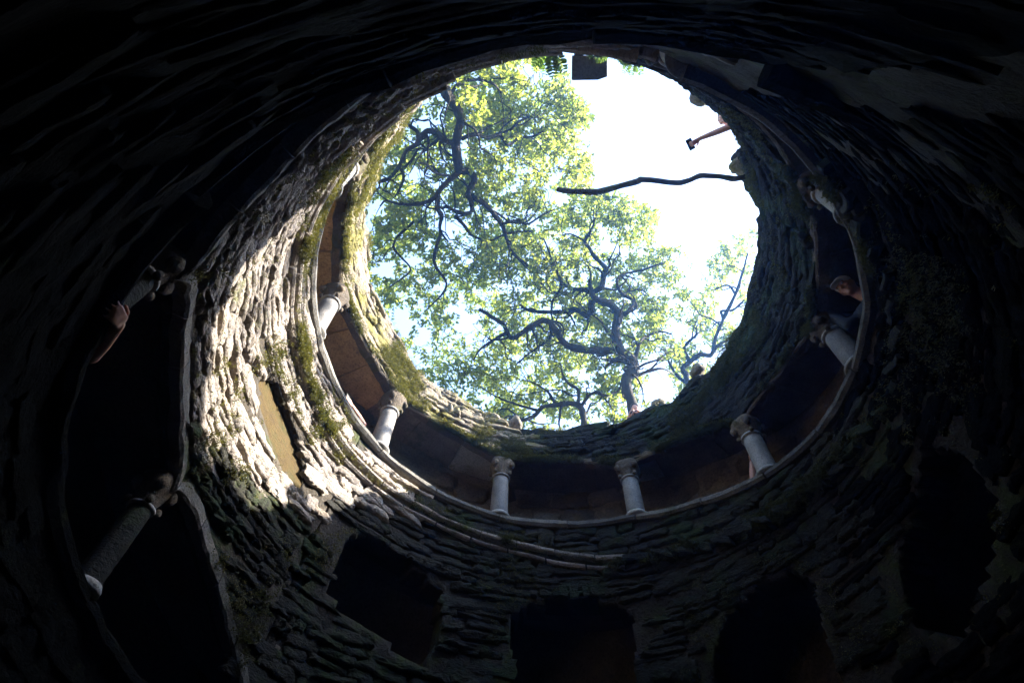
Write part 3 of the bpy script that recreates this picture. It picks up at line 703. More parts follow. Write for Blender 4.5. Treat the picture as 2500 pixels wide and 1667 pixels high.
# (pixel track, distance at its two ends in metres, half width in pixels at its two ends, points hidden behind the rim)
TREES = {
 'a': ('old oak with a thick crooked limb reaching in beside the hanging dark slab', (-1.0, 0), [
    (c1((1090, 210), (1140, 270), (1190, 340), (1240, 430), (1300, 500), (1335, 590), (1310, 700), (1300, 800), (1310, 930), (1322, 1000)), 10.2, 11.2, 13, 9, [(-4.9, -4.3, 5.4), (-4.3, -3.6, 7.2), (-3.3, -2.7, 8.8)]),
    (c1((1322, 1000), (1400, 1000), (1440, 1060), (1400, 1150), (1410, 1240), (1400, 1310), (1340, 1330), (1290, 1310), (1240, 1275), (1200, 1290)), 11.2, 11.8, 8.5, 2.5, []),
    (c1((1410, 1190), (1520, 1260), (1600, 1340), (1650, 1420), (1700, 1560), (1760, 1640), (1850, 1720)), 11.6, 12.4, 7, 2.5, []),
    (c1((1318, 1010), (1220, 1080), (1160, 1160), (1110, 1210), (1000, 1250), (860, 1250), (760, 1230), (710, 1270)), 11.2, 12.0, 6.5, 1.6, []),
    (c1((1150, 1170), (1160, 1280), (1190, 1350), (1180, 1450), (1240, 1540)), 11.5, 12.0, 6.5, 2.2, []),
    (c1((1285, 790), (1200, 760), (1140, 710), (1070, 700), (1010, 740), (980, 790), (920, 830), (890, 890), (850, 970), (780, 1050), (700, 1080)), 10.9, 11.6, 7, 3.5, []),
    (c1((1010, 740), (990, 690), (920, 640)), 11.1, 11.2, 5.5, 4.0, []),
    (c1((880, 990), (900, 1040), (880, 1110), (855, 1160), (830, 1200)), 11.4, 11.8, 4, 1.4, []),
    (c1((900, 970), (960, 920), (1000, 840), (1040, 830), (1060, 890)), 11.4, 11.5, 3.2, 1.2, []),
    (c1((1335, 750), (1440, 720), (1540, 730), (1640, 715), (1720, 690), (1790, 620), (1880, 560)), 10.9, 11.8, 5.5, 2.2, []),
    (c1((1640, 725), (1690, 790), (1780, 750), (1880, 740), (1960, 700)), 11.3, 11.8, 4.5, 1.6, []),
    (c1((1240, 430), (1330, 330), (1450, 300), (1580, 330), (1650, 400)), 10.5, 11.4, 4.5, 1.4, []),
    (c1((1290, 1340), (1400, 1460), (1430, 1490), (1560, 1530), (1700, 1470), (1880, 1460)), 11.7, 12.4, 4, 1.5, []),
    (c1((1650, 1400), (1760, 1380), (1850, 1400), (1960, 1330), (2050, 1290)), 12, 12.5, 4, 1.3, []),
    ([(1010, 540), (960, 600), (1000, 660), (950, 700)], 12.0, 12.4, 3.5, 1.2, []),
    ([(1078, 562), (1060, 640), (1090, 700), (1040, 760)], 12.0, 12.4, 4.0, 1.3, [])]),
 'b': ('twisted oak with its dark trunk rising straight behind the far rim', (0, 0), [
    (c8((985, 1270), (950, 1160), (940, 1070), (975, 1025), (992, 1000), (975, 940), (920, 890), (880, 840), (860, 740), (880, 660), (892, 610)), 10.4, 12.0, 13, 10, [(1.75, 3.9, 5.4), (1.85, 3.8, 6.6)]),
    (c8((892, 610), (830, 560), (740, 520), (700, 480), (690, 420), (688, 370)), 12.0, 12.4, 10, 4, []),
    (c8((700, 520), (690, 600), (660, 635), (590, 590), (520, 605), (430, 610), (330, 605), (250, 590), (190, 545)), 12.3, 13.0, 8, 2.5, []),
    (c8((862, 870), (760, 875), (650, 865), (550, 850), (500, 810), (460, 740), (410, 680), (350, 670), (280, 700), (200, 750), (140, 780), (100, 720), (80, 690), (0, 640), (-80, 590)), 11.6, 12.8, 9, 4, []),
    (c8((705, 470), (770, 430), (780, 330), (795, 300), (720, 230), (680, 160), (650, 110), (700, 20), (720, -60)), 12.3, 12.9, 7, 2, []),
    (c8((700, 460), (620, 450), (550, 430), (490, 390), (470, 370)), 12.4, 12.8, 6, 3, []),
    (c8((485, 400), (470, 460), (430, 530), (425, 600), (430, 680)), 12.6, 12.4, 4, 2, []),
    (c8((480, 380), (430, 270), (400, 170), (370, 90)), 12.8, 13.2, 3.5, 1.4, []),
    (c8((790, 310), (830, 280), (820, 230)), 12.6, 12.8, 4, 2, []),
    (c8((910, 620), (945, 605), (980, 560), (970, 510), (910, 470), (880, 400), (910, 350), (1000, 320), (1080, 300), (1190, 260)), 12.0, 12.8, 5.5, 1.6, []),
    (c8((1000, 930), (1020, 830), (1080, 780), (1180, 740), (1260, 760)), 11.4, 12.2, 5, 1.6, []),
    (c8((100, 750), (0, 800), (-70, 860), (-120, 940)), 12.6, 12.6, 4, 1.4, []),
    (c8((410, 690), (410, 790), (340, 840), (250, 900), (180, 960)), 12.2, 12.6, 4, 1.3, []),
    (c8((960, 960), (880, 950), (800, 980), (790, 1030)), 11.0, 11.4, 4, 1.3, []),
    (c8((1015, 1050), (1100, 1010), (1180, 1000), (1260, 1040)), 10.9, 11.6, 4, 1.2, []),
    (c8((650, 110), (560, 60), (480, 70)), 12.8, 13, 2.6, 1.1, [])]),
 'c': ('slender oak bough arching low over the middle of the far rim', (0, 0), [
    (c8((645, 1400), (640, 1340), (620, 1270), (570, 1240), (450, 1250), (360, 1265), (290, 1330), (190, 1360), (120, 1345)), 11.2, 12.0, 9, 3, [(1.0, 4.9, 5.4), (1.05, 4.7, 7.0)]),
    (c8((600, 1250), (610, 1150), (540, 1100), (500, 1040), (480, 960)), 11.4, 12.0, 4.5, 1.4, []),
    (c8((620, 1270), (700, 1160), (800, 1180), (870, 1165), (900, 1100)), 11.4, 11.8, 4, 1.3, []),
    (c8((450, 1250), (380, 1160), (300, 1100), (200, 1080)), 11.7, 12.2, 3.6, 1.2, []),
    (c8((330, 1290), (200, 1250), (60, 1200), (-80, 1120)), 11.9, 12.4, 3.4, 1.1, [])]),
 'd': ('paler oak farther off, its crown fading against the sky above the shaded rim', (0, 0), [
    (c8((1370, 1120), (1360, 1050), (1330, 1000), (1380, 950), (1450, 900), (1530, 900), (1560, 780), (1610, 660), (1600, 600), (1680, 590), (1760, 520)), 13.5, 14.6, 6.5, 2.2, [(4.3, 7.6, 5.4), (4.2, 6.6, 8.2)]),
    (c8((1380, 950), (1340, 850), (1420, 770), (1440, 700)), 13.8, 14.2, 5, 1.5, []),
    (c8((1370, 1110), (1290, 1040), (1230, 940), (1210, 860)), 13.6, 14, 4.5, 1.3, []),
    (c8((1610, 650), (1700, 480), (1740, 330), (1780, 200)), 14.3, 14.8, 4.5, 1.4, []),
    (c8((1530, 900), (1600, 820), (1700, 760), (1800, 640)), 14, 14.6, 4, 1.4, []),
    (c8((1700, 480), (1640, 420), (1560, 440)), 14.5, 14.8, 3, 1.2, [])])}
FOLIAGE = np.array([(800, 600), (830, 420), (900, 300), (1000, 180), (1120, 90), (1250, 70), (1360, 100), (1372, 185), (1400, 215), (1445, 285), (1430, 335), (1440, 380), (1452, 415), (1440, 455), (1410, 478), (1480, 462), (1555, 488), (1612, 530), (1600, 572), (1590, 600), (1672, 608), (1682, 648), (1650, 685), (1650, 705), (1700, 712), (1722, 735), (1712, 690), (1722, 640), (1762, 588), (1830, 560), (1900, 560),
    (1900, 720), (1850, 860), (1760, 960), (1680, 1040), (1540, 1090), (1380, 1110), (1230, 1110), (1080, 1060), (960, 960), (880, 840), (820, 720)], float)
GAPS = [(1045, 300, 48, 26), (1020, 424, 40, 20), (1075, 450, 30, 18), (915, 505, 32, 26), (1195, 356, 26, 20), (985, 805, 22, 30), (1600, 962, 50, 26), (1553, 684, 16, 20), (1490, 690, 18, 18), (1397, 568, 24, 10), (1425, 914, 20, 12),
        (1290, 175, 26, 22), (1340, 160, 20, 40), (895, 560, 22, 40), (1372, 480, 26, 16), (1420, 1000, 16, 12), (1700, 690, 20, 40), (1530, 980, 18, 14), (1180, 720, 16, 10), (1225, 800, 14, 12)]
def foliage_ok(x, y, r_):
    ok = inside(FOLIAGE, x, y)
    for gx_, gy_, ga, gb in GAPS: ok &= ((x - gx_) / ga) ** 2 + ((y - gy_) / gb) ** 2 > 1
    q = np.stack([x, y, 0 * x], -1)
    dens = .60 + .85 * fbm(q, 1 / 60, 3, 4) + .45 * vnoise(q, 1 / 20, 8)
    return ok & (r_.uniform(0, 1, len(x)) < dens)

r_ = np.random.default_rng(17)
roots, SEG = {}, []
tree_pts = {}
for key, (label, _, branches) in TREES.items():
    first = branches[0]; base = first[5][0]
    root = empty('oak_tree', base); tag(root, label, 'tree', 'oaks growing round the well mouth'); roots[key] = root
    pts_all = []
    for bi, (px, d0, d1, w0, w1, hid) in enumerate(branches):
        n = len(px); dist = np.linspace(d0, d1, n) + (0 if bi == 0 else .12) * np.sin(np.arange(n) * 1.7 + bi)
        if bi: dist[0] = d0
        P = np.array([at_d(x, y, d) for (x, y), d in zip(px, dist)])
        R = (np.linspace(w0, w1, n) * 1.0 + .3) * dist / F_PX
        if hid:
            P = np.vstack([np.array(hid), P]); k = len(hid); R = np.concatenate([np.linspace(R[0] * 2.0, R[0] * 1.15, k), R])
        Pc = catmull(P, 6); Rc = np.interp(np.linspace(0, 1, len(Pc)), np.linspace(0, 1, len(P)), R)
        Rc = Rc * (1 + .10 * vnoise(Pc, 2.2, bi + 2))
        Pc = Pc + .03 * np.stack([vnoise(Pc, 2.5, 5 + bi), vnoise(Pc, 2.5, 6 + bi), vnoise(Pc, 2.5, 7 + bi)], -1) * (0 if bi == 0 else 1) * np.minimum(1, np.arange(len(Pc)) / 4)[:, None]
        V, Fc = tube(Pc - np.array(base), Rc, 10 if w0 > 6 else 7, bi, .22)
        mesh('trunk' if bi == 0 else 'branch', V, Fc, M['bark'], root)
        s = len(hid) * 6 if hid else 0
        pts_all.append(np.c_[Pc[s:], Rc[s:]])
    # crooked secondary boughs
    subs = []; gen = [(q, 0) for q in pts_all]
    while gen:
        q, lv = gen.pop(0)
        L_ = len(q); m_ = max(1, int(L_ / (7.5 if lv == 0 else 12)))
        if lv > 1: continue
        for i in r_.integers(3 if L_ > 5 else 0, L_ - 1, m_):
            p0 = q[i, :3]; tg = unit(q[min(i + 1, L_ - 1), :3] - q[max(i - 1, 0), :3]); d = unit(tg * .5 + r_.normal(0, .8, 3) * [1, 1, .6])
            st = r_.uniform(.10, .19) * (1 if lv == 0 else .7); path = [p0]; rad0 = min(q[i, 3] * .55, .030 if lv == 0 else .016)
            for k in range(r_.integers(6, 11)):
                d = unit(d + r_.normal(0, .42, 3) * [1, 1, .7]); path.append(path[-1] + d * st)
            path = catmull(np.array(path), 3); rr_s = np.linspace(max(rad0, .008), .004, len(path)); subs.append((path, rr_s)); gen.append((np.c_[path, rr_s], lv + 1))
    TV, TQ, tb = [], [], 0
    for path, rr_s in subs:
        V, Fc = tube(path - np.array(base), rr_s, 5, 3, .15, False); TV.append(V); TQ.append(np.array(Fc) + tb); tb += len(V); pts_all.append(np.c_[path, rr_s])
    o = fast_mesh('boughs', np.concatenate(TV), np.concatenate(TQ), M['bark'], root, smooth=True); o['kind'] = 'stuff'
    tree_pts[key] = np.concatenate(pts_all)

NB = {k: v for k, v in tree_pts.items()}
keys = list(NB)
allP = np.concatenate([NB[k][:, :3] for k in keys]); allK = np.concatenate([[i] * len(NB[k]) for i, k in enumerate(keys)])
NBR = np.concatenate([NB[k][:, 3] for k in keys]); allPx = to_px(allP); allD = np.linalg.norm(allP - CAM * K, axis=1)
n = 25500
x = r_.uniform(800, 1900, n); y = r_.uniform(60, 1110, n)
m = foliage_ok(x, y, r_); x, y = x[m], y[m]
# a looser ring of the same crowns, behind the rim
n = 2600; x2 = r_.uniform(560, 2000, n); y2 = r_.uniform(-120, 1260, n)
big = np.array([(560, 700), (620, 300), (900, 20), (1150, -100), (1340, -100), (1365, 90), (1800, 800), (1960, 620), (2000, 900), (1700, 1260), (1000, 1240), (640, 1000)], float)
m = inside(big, x2, y2) & ~inside(FOLIAGE, x2, y2) & ~((x2 > 1340) & (y2 < 560)) & ~((x2 > 1600) & (y2 < 700))
x = np.concatenate([x, x2[m]]); y = np.concatenate([y, y2[m]])
cl_p, cl_k = [], []
for xi, yi in zip(x, y):
    d2 = (allPx[:, 0] - xi) ** 2 + (allPx[:, 1] - yi) ** 2
    i = np.argpartition(d2, 6)[:6]; wgt = 1 / (d2[i] + 60); wgt /= wgt.sum()
    dist = (allD[i] * wgt).sum() + abs(r_.normal(.45, .65)) - .12; j = i[np.argmin(d2[i])]
    if d2[i].min() < (8 + allD[j] * 0 + NBR[j] / allD[j] * F_PX * 2.2) ** 2: dist += .45 + 2.5 * NBR[j]
    cl_p.append(at_d(xi, yi, dist)); cl_k.append(allK[j])
# unseen limb and leaf clumps, added to the paler oak to dapple the wall
shade_clumps = []
for k_ in range(150):
    c = np.array([7.0, -.35, 10.95]) + r_.normal(0, 1, 3) * [.9, .62, .34]; shade_clumps.append(c)
cl_p = np.array(cl_p + shade_clumps); cl_k = np.array(cl_k + [3] * len(shade_clumps))
limb = catmull([(4.2, 6.6, 8.2), (5.2, 4.6, 9.4), (6.2, 2.4, 10.2), (6.8, .8, 10.6), (7.1, -.8, 10.8)], 6)
b0 = np.array(TREES['d'][2][0][5][0])
V, Fc = tube(limb - b0, np.linspace(.10, .03, len(limb)), 8, 3, .2); mesh('branch', V, Fc, M['bark'], roots['d'])  # added limb that bears the unseen shading leaves
NB['d'] = np.concatenate([NB['d'], np.c_[limb, np.linspace(.1, .03, len(limb))]])
for ki, key in enumerate(keys):
    base = np.array(TREES[key][2][0][5][0]); C_ = cl_p[cl_k == ki]
    node = NB[key][:, :3].copy(); nrad = NB[key][:, 3].copy()
    d0 = np.array([np.min(((node - c) ** 2).sum(1)) for c in C_]); C_ = C_[np.argsort(d0)]
    cap = len(node) + len(C_) * 4; nodes = np.zeros((cap, 3)); nodes[:len(node)] = node; nn = len(node)
    TV, TQ, tb = [], [], 0; dirs = []
    for c in C_:
        dd2 = ((nodes[:nn] - c) ** 2).sum(1); i = int(np.argmin(dd2)); a = nodes[i]; l = math.sqrt(dd2[i])
        off = r_.normal(0, 1, (2, 3)) * l * .12
        pth = np.array([a, a * .66 + c * .34 + off[0], a * .33 + c * .67 + off[1], c])
        dirs.append(unit(c - pth[2] + r_.normal(0, .02, 3)))
        nodes[nn:nn + 3] = pth[1:]; nn += 3
        if l < .04: continue
        r0 = min(.013, .0035 + l * .010) * (1.0 if i >= len(node) else 1.35)
        V, Fc = tube(pth, [r0, r0 * .8, r0 * .6, r0 * .4], 4, 0, 0, False)
        TV.append(V - base); TQ.append(np.array(Fc) + tb); tb += len(V)
    o = fast_mesh('twigs', np.concatenate(TV), np.concatenate(TQ), M['bark'], roots[key], smooth=True); o['kind'] = 'stuff'
    dirs = np.array(dirs); k = 8; m_ = len(C_)
    B = np.repeat(C_, k, 0) + r_.normal(0, .035, (m_ * k, 3)); A = np.repeat(dirs, k, 0)
    spread = unit(r_.normal(0, 1, B.shape)); spread[:, 2] *= .6
    D = unit(A * .55 + spread * 1.0 + np.array([0, 0, -.10])); Nn = unit(np.array([0, 0, 1.0]) + r_.normal(0, .55, B.shape))
    B = B - A * r_.uniform(0, .14, (len(B), 1))
    L = np.repeat(r_.uniform(.65, 1.2, m_), k) * r_.uniform(.065, .135, len(B)); V, Q = blades(B, D, Nn, L, L * r_.uniform(.38, .52, len(B)), .18)
    o = fast_mesh('crown', V - base, Q, M['leaf'], roots[key]); o['kind'] = 'stuff'

# ------------------------------------------------------------------ bare branch over the mouth, dark slab, loose stones, ferns
def c2(*p): return [(1300 + .3188 * x, 80 + .3188 * y) for x, y in p]
bp = c2((1600, 1112), (1540, 1118), (1440, 1102), (1340, 1095), (1280, 1097), (1200, 1130), (1120, 1150), (1000, 1140), (840, 1125), (800, 1140), (650, 1180), (500, 1218), (370, 1217), (270, 1212), (190, 1200))
zz = np.linspace(2.37, 2.72, len(bp)) * K
P = np.array([at_z(x, y, z) for (x, y), z in zip(bp, zz)])
P = np.vstack([XYZ(-27, 1.12, 1.95), XYZ(-28, 1.00, 2.32), P])
dist = np.linalg.norm(P - CAM * K, axis=1)
R = np.interp(np.arange(len(P)), [0, 2, 8, 14, 16], [.045, .036, .034, .044, .03])
Pc = catmull(P, 5); Rc = np.interp(np.linspace(0, 1, len(Pc)), np.linspace(0, 1, len(P)), R)
V, Fc = tube(Pc, Rc, 10, 4, .16)
db = mesh('bare_branch', V, Fc, M['bark']); tag(db, 'long bare crooked branch jutting from the shaded rim across the open sky', 'branch')
j = len(Pc) - 12; q = Pc[j]
V, Fc = tube([q, q + [.02, .03, .06], q + [.02, .05, .10]], [.014, .010, .008], 6); mesh('stub', V, Fc, M['bark'], db)

zq = 2.50 * K
cs_ = [at_z(1397, 137, zq), at_z(1483, 137, zq), at_z(1483, 188, zq), at_z(1460, 196, zq), at_z(1396, 197, zq)]
bm = bmesh.new()
lo = [bm.verts.new(p) for p in cs_]; hi = [bm.verts.new(p + np.array([0, 0, .07])) for p in cs_]
bm.faces.new(lo); bm.faces.new(hi[::-1])
for i in range(5): bm.faces.new((lo[i], hi[i], hi[(i + 1) % 5], lo[(i + 1) % 5]))
bmesh.ops.recalc_face_normals(bm, faces=bm.faces); bmesh.ops.bevel(bm, geom=list(bm.edges), offset=.006, segments=1, affect='EDGES')
me = bpy.data.meshes.new('overhanging_slab'); bm.to_mesh(me); bm.free()
slab = link('overhanging_slab', me, M['slate']); tag(slab, 'dark square slab overhanging the near rim against white sky', 'slab')
V = np.array([at_z(x, y, z) for z in (zq + .004, zq + .066) for x, y in ((1400, 104), (1428, 104), (1424, 142), (1402, 142))])
mesh('bracket', V, [(0, 1, 2, 3), (7, 6, 5, 4), (0, 4, 5, 1), (1, 5, 6, 2), (2, 6, 7, 3), (3, 7, 4, 0)], M['slate'], slab, False)
V = np.array([at_z(x, y, z) for z in (zq + .004, zq + .066) for x, y in ((1462, 104), (1480, 106), (1480, 142), (1464, 142))])
mesh('bracket', V, [(0, 1, 2, 3), (7, 6, 5, 4), (0, 4, 5, 1), (1, 5, 6, 2), (2, 6, 7, 3), (3, 7, 4, 0)], M['slate'], slab, False)

def rock(name, pos, size, seed, label):
    bm = bmesh.new(); bmesh.ops.create_icosphere(bm, subdivisions=3, radius=1)
    V = np.array([v.co[:] for v in bm.verts]); f = 1 + .28 * fbm(V, 1.1, 3, seed)
    V = V * f[:, None] * np.array(size)
    for v, c in zip(bm.verts, V): v.co = c
    me = bpy.data.meshes.new(name); bm.to_mesh(me); bm.free(); me.polygons.foreach_set('use_smooth', [True] * len(me.polygons))
    o = link(name, me, M['rim']); o.location = pos; o.rotation_euler = (seed, seed * 2, seed * 3); tag(o, label, 'stone', 'loose stones on the rim'); return o
def on_rim(deg, up=.0): return XYZ(deg, float(rim_r(deg)) + .02, float(rim_z(deg)) + up)
for k_, (px_, py_, s_, lb) in enumerate([(1259, 1032, (.12, .10, .13), 'pointed stone sitting where the sunlit rim meets the shaded rim'), (1205, 1028, (.16, .14, .08), 'low mossy stone on the sunlit end of the rim'),
        (1703, 905, (.11, .10, .12), 'angular stone on the rim below the palest tree'), (1607, 985, (.10, .09, .06), 'rounded stone on the rim beside the person with the phone')]):
    d = ray(px_, py_); t_ = np.linspace(.5, 4, 3000); Q_ = CAM + t_[:, None] * d; i = int(np.argmin(np.abs(np.hypot(Q_[:, 0], Q_[:, 1]) - .93) + (Q_[:, 2] < 1.5) * 9))
    rock('loose_stone', Q_[i] * K, s_, k_ + 2, lb)
rock('loose_stone', at_z(1708, 232, 2.44 * K), (.12, .12, .10), 9, 'smooth pale stone peeping over the rim between the slab and the outstretched arm')
rock('loose_stone', at_z(1822, 400, 2.37 * K) , (.12, .20, .11), 12, 'mossy boulder on the rim beside which the bare branch juts')

def fern(pos, label, n, size, seed):
    r_ = np.random.default_rng(seed); root = empty('fern', pos); tag(root, label, 'fern', 'ferns rooted in the near rim')
    for k in range(n):
        a = r_.uniform(0, 2 * math.pi); el = r_.uniform(-.5, .7); d = np.array([math.cos(a) * math.cos(el), math.sin(a) * math.cos(el), math.sin(el)])
        d = unit(d + unit(-np.array([pos[0], pos[1], 0])) * .9)
        s = np.linspace(0, 1, 12)[:, None]; p = d * s * size + np.array([0, 0, -1]) * s ** 2 * size * .45
        V0, F0 = tube(p, np.linspace(.003, .001, 12), 4, 0, 0, False)
        B = np.repeat(p[1:], 2, 0); sd = unit(np.cross(d, [0, 0, 1.0])); D = unit(np.tile(np.array([sd, -sd]), (11, 1)) + d * .4 + r_.normal(0, .1, (22, 3)))
        L = np.repeat(np.sin(np.linspace(.35, 3.0, 11)), 2) * size * .26; V1, Q1 = blades(B, D, unit(np.array([0, 0, 1.0]) + r_.normal(0, .2, B.shape)), L, L * .34)
        fast_mesh('frond', np.concatenate([V0, V1]), np.concatenate([np.array(F0), Q1 + len(V0)]), M['fern'], root)
for k_, (px_, py_, z_, lb, n_, s_) in enumerate([(1345, 118, 2.47, 'bushy fern hanging beside the dark slab on the tree side', 11, .34), (1500, 135, 2.46, 'fern tuft just past the dark slab on the open sky side', 8, .24), (1548, 150, 2.45, 'small wispy fern farthest from the dark slab along the near rim', 6, .22), (1452, 122, 2.50, 'fern growing in the gap above the dark slab', 6, .15)]):
    fern(at_z(px_, py_ - 12, z_ * K), lb, n_, s_, k_ + 3)

# ------------------------------------------------------------------ people
def capsule(V, Fc, a, b, ra, rb, n=10, rings=4):
    a, b = np.array(a, float), np.array(b, float); d = b - a; l = np.linalg.norm(d)
    if l < 1e-6: d = np.array([0, 0, 1.0]); l = 1e-6
    d = d / l; u = np.cross(d, [0, 0, 1.0] if abs(d[2]) < .9 else [1.0, 0, 0]); u /= np.linalg.norm(u); v = np.cross(d, u)
    prof = [(-ra * math.cos(t), ra * math.sin(t), 0) for t in np.linspace(.15, math.pi / 2, rings)] + [(l + rb * math.sin(t), rb * math.cos(t), 0) for t in np.linspace(0, math.pi / 2 - .15, rings)]
    base = len(V); an = np.arange(n) / n * 2 * np.pi
    for s, r, _ in prof:
        for t in an: V.append(a + d * s + r * (math.cos(t) * u + math.sin(t) * v))
    m = len(prof)
    for i in range(m - 1):
        for j in range(n): Fc.append((base + i * n + j, base + i * n + (j + 1) % n, base + (i + 1) * n + (j + 1) % n, base + (i + 1) * n + j))
    Fc.append(tuple(base + j for j in range(n - 1, -1, -1))); Fc.append(tuple(base + (m - 1) * n + j for j in range(n)))
def ellipsoid(V, Fc, c, ax, rad3, n=14, m=9):
    c = np.array(c, float); ax = np.array(ax, float); base = len(V)
    for i in range(m):
        ph = math.pi * (i + .12) / (m - 1 + .24)
        for j in range(n):
            t = 2 * math.pi * j / n
            V.append(c + ax[0] * rad3[0] * math.sin(ph) * math.cos(t) + ax[1] * rad3[1] * math.sin(ph) * math.sin(t) + ax[2] * rad3[2] * math.cos(ph))
    for i in range(m - 1):
        for j in range(n): Fc.append((base + i * n + j, base + (i + 1) * n + j, base + (i + 1) * n + (j + 1) % n, base + i * n + (j + 1) % n))
    Fc.append(tuple(base + j for j in range(n))); Fc.append(tuple(base + (m - 1) * n + j for j in range(n - 1, -1, -1)))
def fuse(name, V, Fc, mat, parent, voxel, origin):
    me = bpy.data.meshes.new(name); me.from_pydata([tuple(np.array(v) - origin) for v in V], [], Fc); me.update()
    o = bpy.data.objects.new(name, me); COL.objects.link(o)
    md = o.modifiers.new('r', 'REMESH'); md.mode = 'VOXEL'; md.voxel_size = voxel; md.use_smooth_shade = True
    ms = o.modifiers.new('s', 'SMOOTH'); ms.factor = .5; ms.iterations = 2
    dg = bpy.context.evaluated_depsgraph_get(); dg.update()
    nm = bpy.data.meshes.new_from_object(o.evaluated_get(dg)); nm.name = name
    o.modifiers.clear(); o.data = nm; bpy.data.meshes.remove(me)
    nm.materials.clear(); nm.materials.append(mat); o.parent = parent
    return o
def hand(V, Fc, wrist, hd, pn, curl, side=1, s=1.0):
    """palm along hd, palm normal pn (towards the gripped thing); four unequal bent fingers and a thumb"""
    hd = unit(np.array(hd, float)); pn = unit(np.array(pn, float) - hd * (np.array(pn, float) @ hd)); sd = np.cross(hd, pn) * side
    w_ = np.array(wrist, float)
    for k in (-1.1, -.35, .35, 1.1): capsule(V, Fc, w_ + hd * .012 + sd * .012 * k, w_ + hd * .085 * s + sd * .021 * k * s, .014 * s, .0125 * s, 8, 3)
    ln = [.068, .078, .074, .056]
    for f, k in enumerate((1.25, .42, -.42, -1.25)):
        p = w_ + hd * .088 * s + sd * .0215 * k * s; a = 0
        for seg, fr in enumerate((.45, .32, .27)):
            a += curl * (1.0, 1.0, .7)[seg]
            q = p + (hd * math.cos(a) + pn * math.sin(a)) * ln[f] * fr * 1.25 * s + sd * .003 * k
            capsule(V, Fc, p, q, (.0095 - seg * .0009) * s, (.0088 - seg * .001) * s, 7, 3); p = q
    p = w_ + hd * .025 * s + sd * .026 * s; q = p + (sd * .75 + hd * .55 + pn * .35) * .040 * s; capsule(V, Fc, p, q, .014, .011, 7, 3)
    q2 = q + unit(hd * .8 + pn * .6 + sd * .15) * .036 * s; capsule(V, Fc, q, q2, .0105, .009, 7, 3)
def person(label, feet, head, look, arms, shirt, trousers, hair='hair', group='visitors in and above the well', sleeve=.55, cap=None, pelvis_h=.92, long_sleeve=False):
    """feet (x,y,z) between the feet; head centre; look direction; arms: list of (side, elbow, wrist, hand_dir, palm_normal, curl)"""
    feet, head = np.array(feet, float), np.array(head, float); look = unit(np.array(look, float))
    root = empty('person', feet); tag(root, label, 'person', group)
    up = np.array([0, 0, 1.0]); flat = unit(np.array([look[0], look[1], 0])); lat = np.cross(flat, up)          # lat: right-hand side
    hu = unit(up * 1.0 - look * (look @ up) * .8); hl = unit(np.cross(look, hu)); hu = np.cross(hl, look)
    pel = feet + up * pelvis_h - flat * .06; nk = head - hu * .17 - look * .035; nkb = nk - unit(nk - pel) * .06
    V, Fc = [], []
    ellipsoid(V, Fc, head, (hl, look, hu), (.073, .092, .108)); ellipsoid(V, Fc, head + look * .035 - hu * .055, (hl, look, hu), (.055, .058, .062))
    ellipsoid(V, Fc, head + look * .075 - hu * .108 + hu * .01, (hl, look, hu), (.025, .022, .02))                # chin
    capsule(V, Fc, head + look * .088 + hu * .012, head + look * .112 - hu * .030, .010, .015, 8, 3)              # nose
    for s in (-1, 1):
        ellipsoid(V, Fc, head + hl * s * .076 - look * .008 - hu * .012, (hl, look, hu), (.010, .022, .034))       # ear
        capsule(V, Fc, head + look * .083 + hl * s * .012 + hu * .032, head + look * .070 + hl * s * .048 + hu * .034, .011, .009, 7, 3)   # brow
        ellipsoid(V, Fc, head + look * .066 + hl * s * .042 - hu * .028, (hl, look, hu), (.022, .02, .02))         # cheek
    capsule(V, Fc, head + look * .090 - hl * .018 - hu * .068, head + look * .090 + hl * .018 - hu * .068, .0085, .0085, 7, 3)             # lips
    capsule(V, Fc, head - hu * .08 - look * .02, nkb, .056, .062)
    shl = {s: nkb + lat * s * .175 - up * .045 for s in (-1, 1)}
    capsule(V, Fc, shl[-1], shl[1], .055, .055)
    for s, el, wr, hd, pn, cu in arms:
        el, wr = np.array(el, float), np.array(wr, float)
        capsule(V, Fc, shl[s], el, .050, .040, 12); capsule(V, Fc, el, el * .6 + wr * .4, .040, .039, 12); capsule(V, Fc, el * .6 + wr * .4, wr, .039, .026, 12)
        hand(V, Fc, wr, hd, pn, cu, side=s)
    fuse('body', V, Fc, M['skin'], root, .0085, feet)
    for s in (-1, 1):
        V, Fc = [], []; ellipsoid(V, Fc, head + look * .080 + hl * s * .031 + hu * .010, (hl, look, hu), (.013, .010, .010), 8, 6)
        mesh('eye', np.array(V) - feet, Fc, M['white'], root)
        V, Fc = [], []; ellipsoid(V, Fc, head + look * .0885 + hl * s * .031 + hu * .010, (hl, look, hu), (.006, .0035, .006), 8, 6)
        mesh('pupil', np.array(V) - feet, Fc, M['hair'], root)
    V, Fc = [], []
    ellipsoid(V, Fc, head + hu * .028 - look * .022, (hl, look, hu), (.082, .092, .100)); ellipsoid(V, Fc, head - hu * .045 - look * .06, (hl, look, hu), (.068, .05, .07))
    fuse('hair', V, Fc, M[hair], root, .012, feet)
    if cap:
        V, Fc = [], []; ellipsoid(V, Fc, head + hu * .050 - look * .010, (hl, look, hu), (.088, .100, .082))
        V2, F2 = [], []; ellipsoid(V, Fc, head + hu * .045 + look * .10, (hl, look, hu), (.07, .075, .010))
        fuse('cap', V, Fc, M[cap], root, .010, feet)
    V, Fc = [], []
    capsule(V, Fc, pel + up * .02, pel * .5 + nkb * .5, .150, .155, 14); capsule(V, Fc, pel * .5 + nkb * .5, nkb - unit(nkb - pel) * .12, .155, .135, 14)
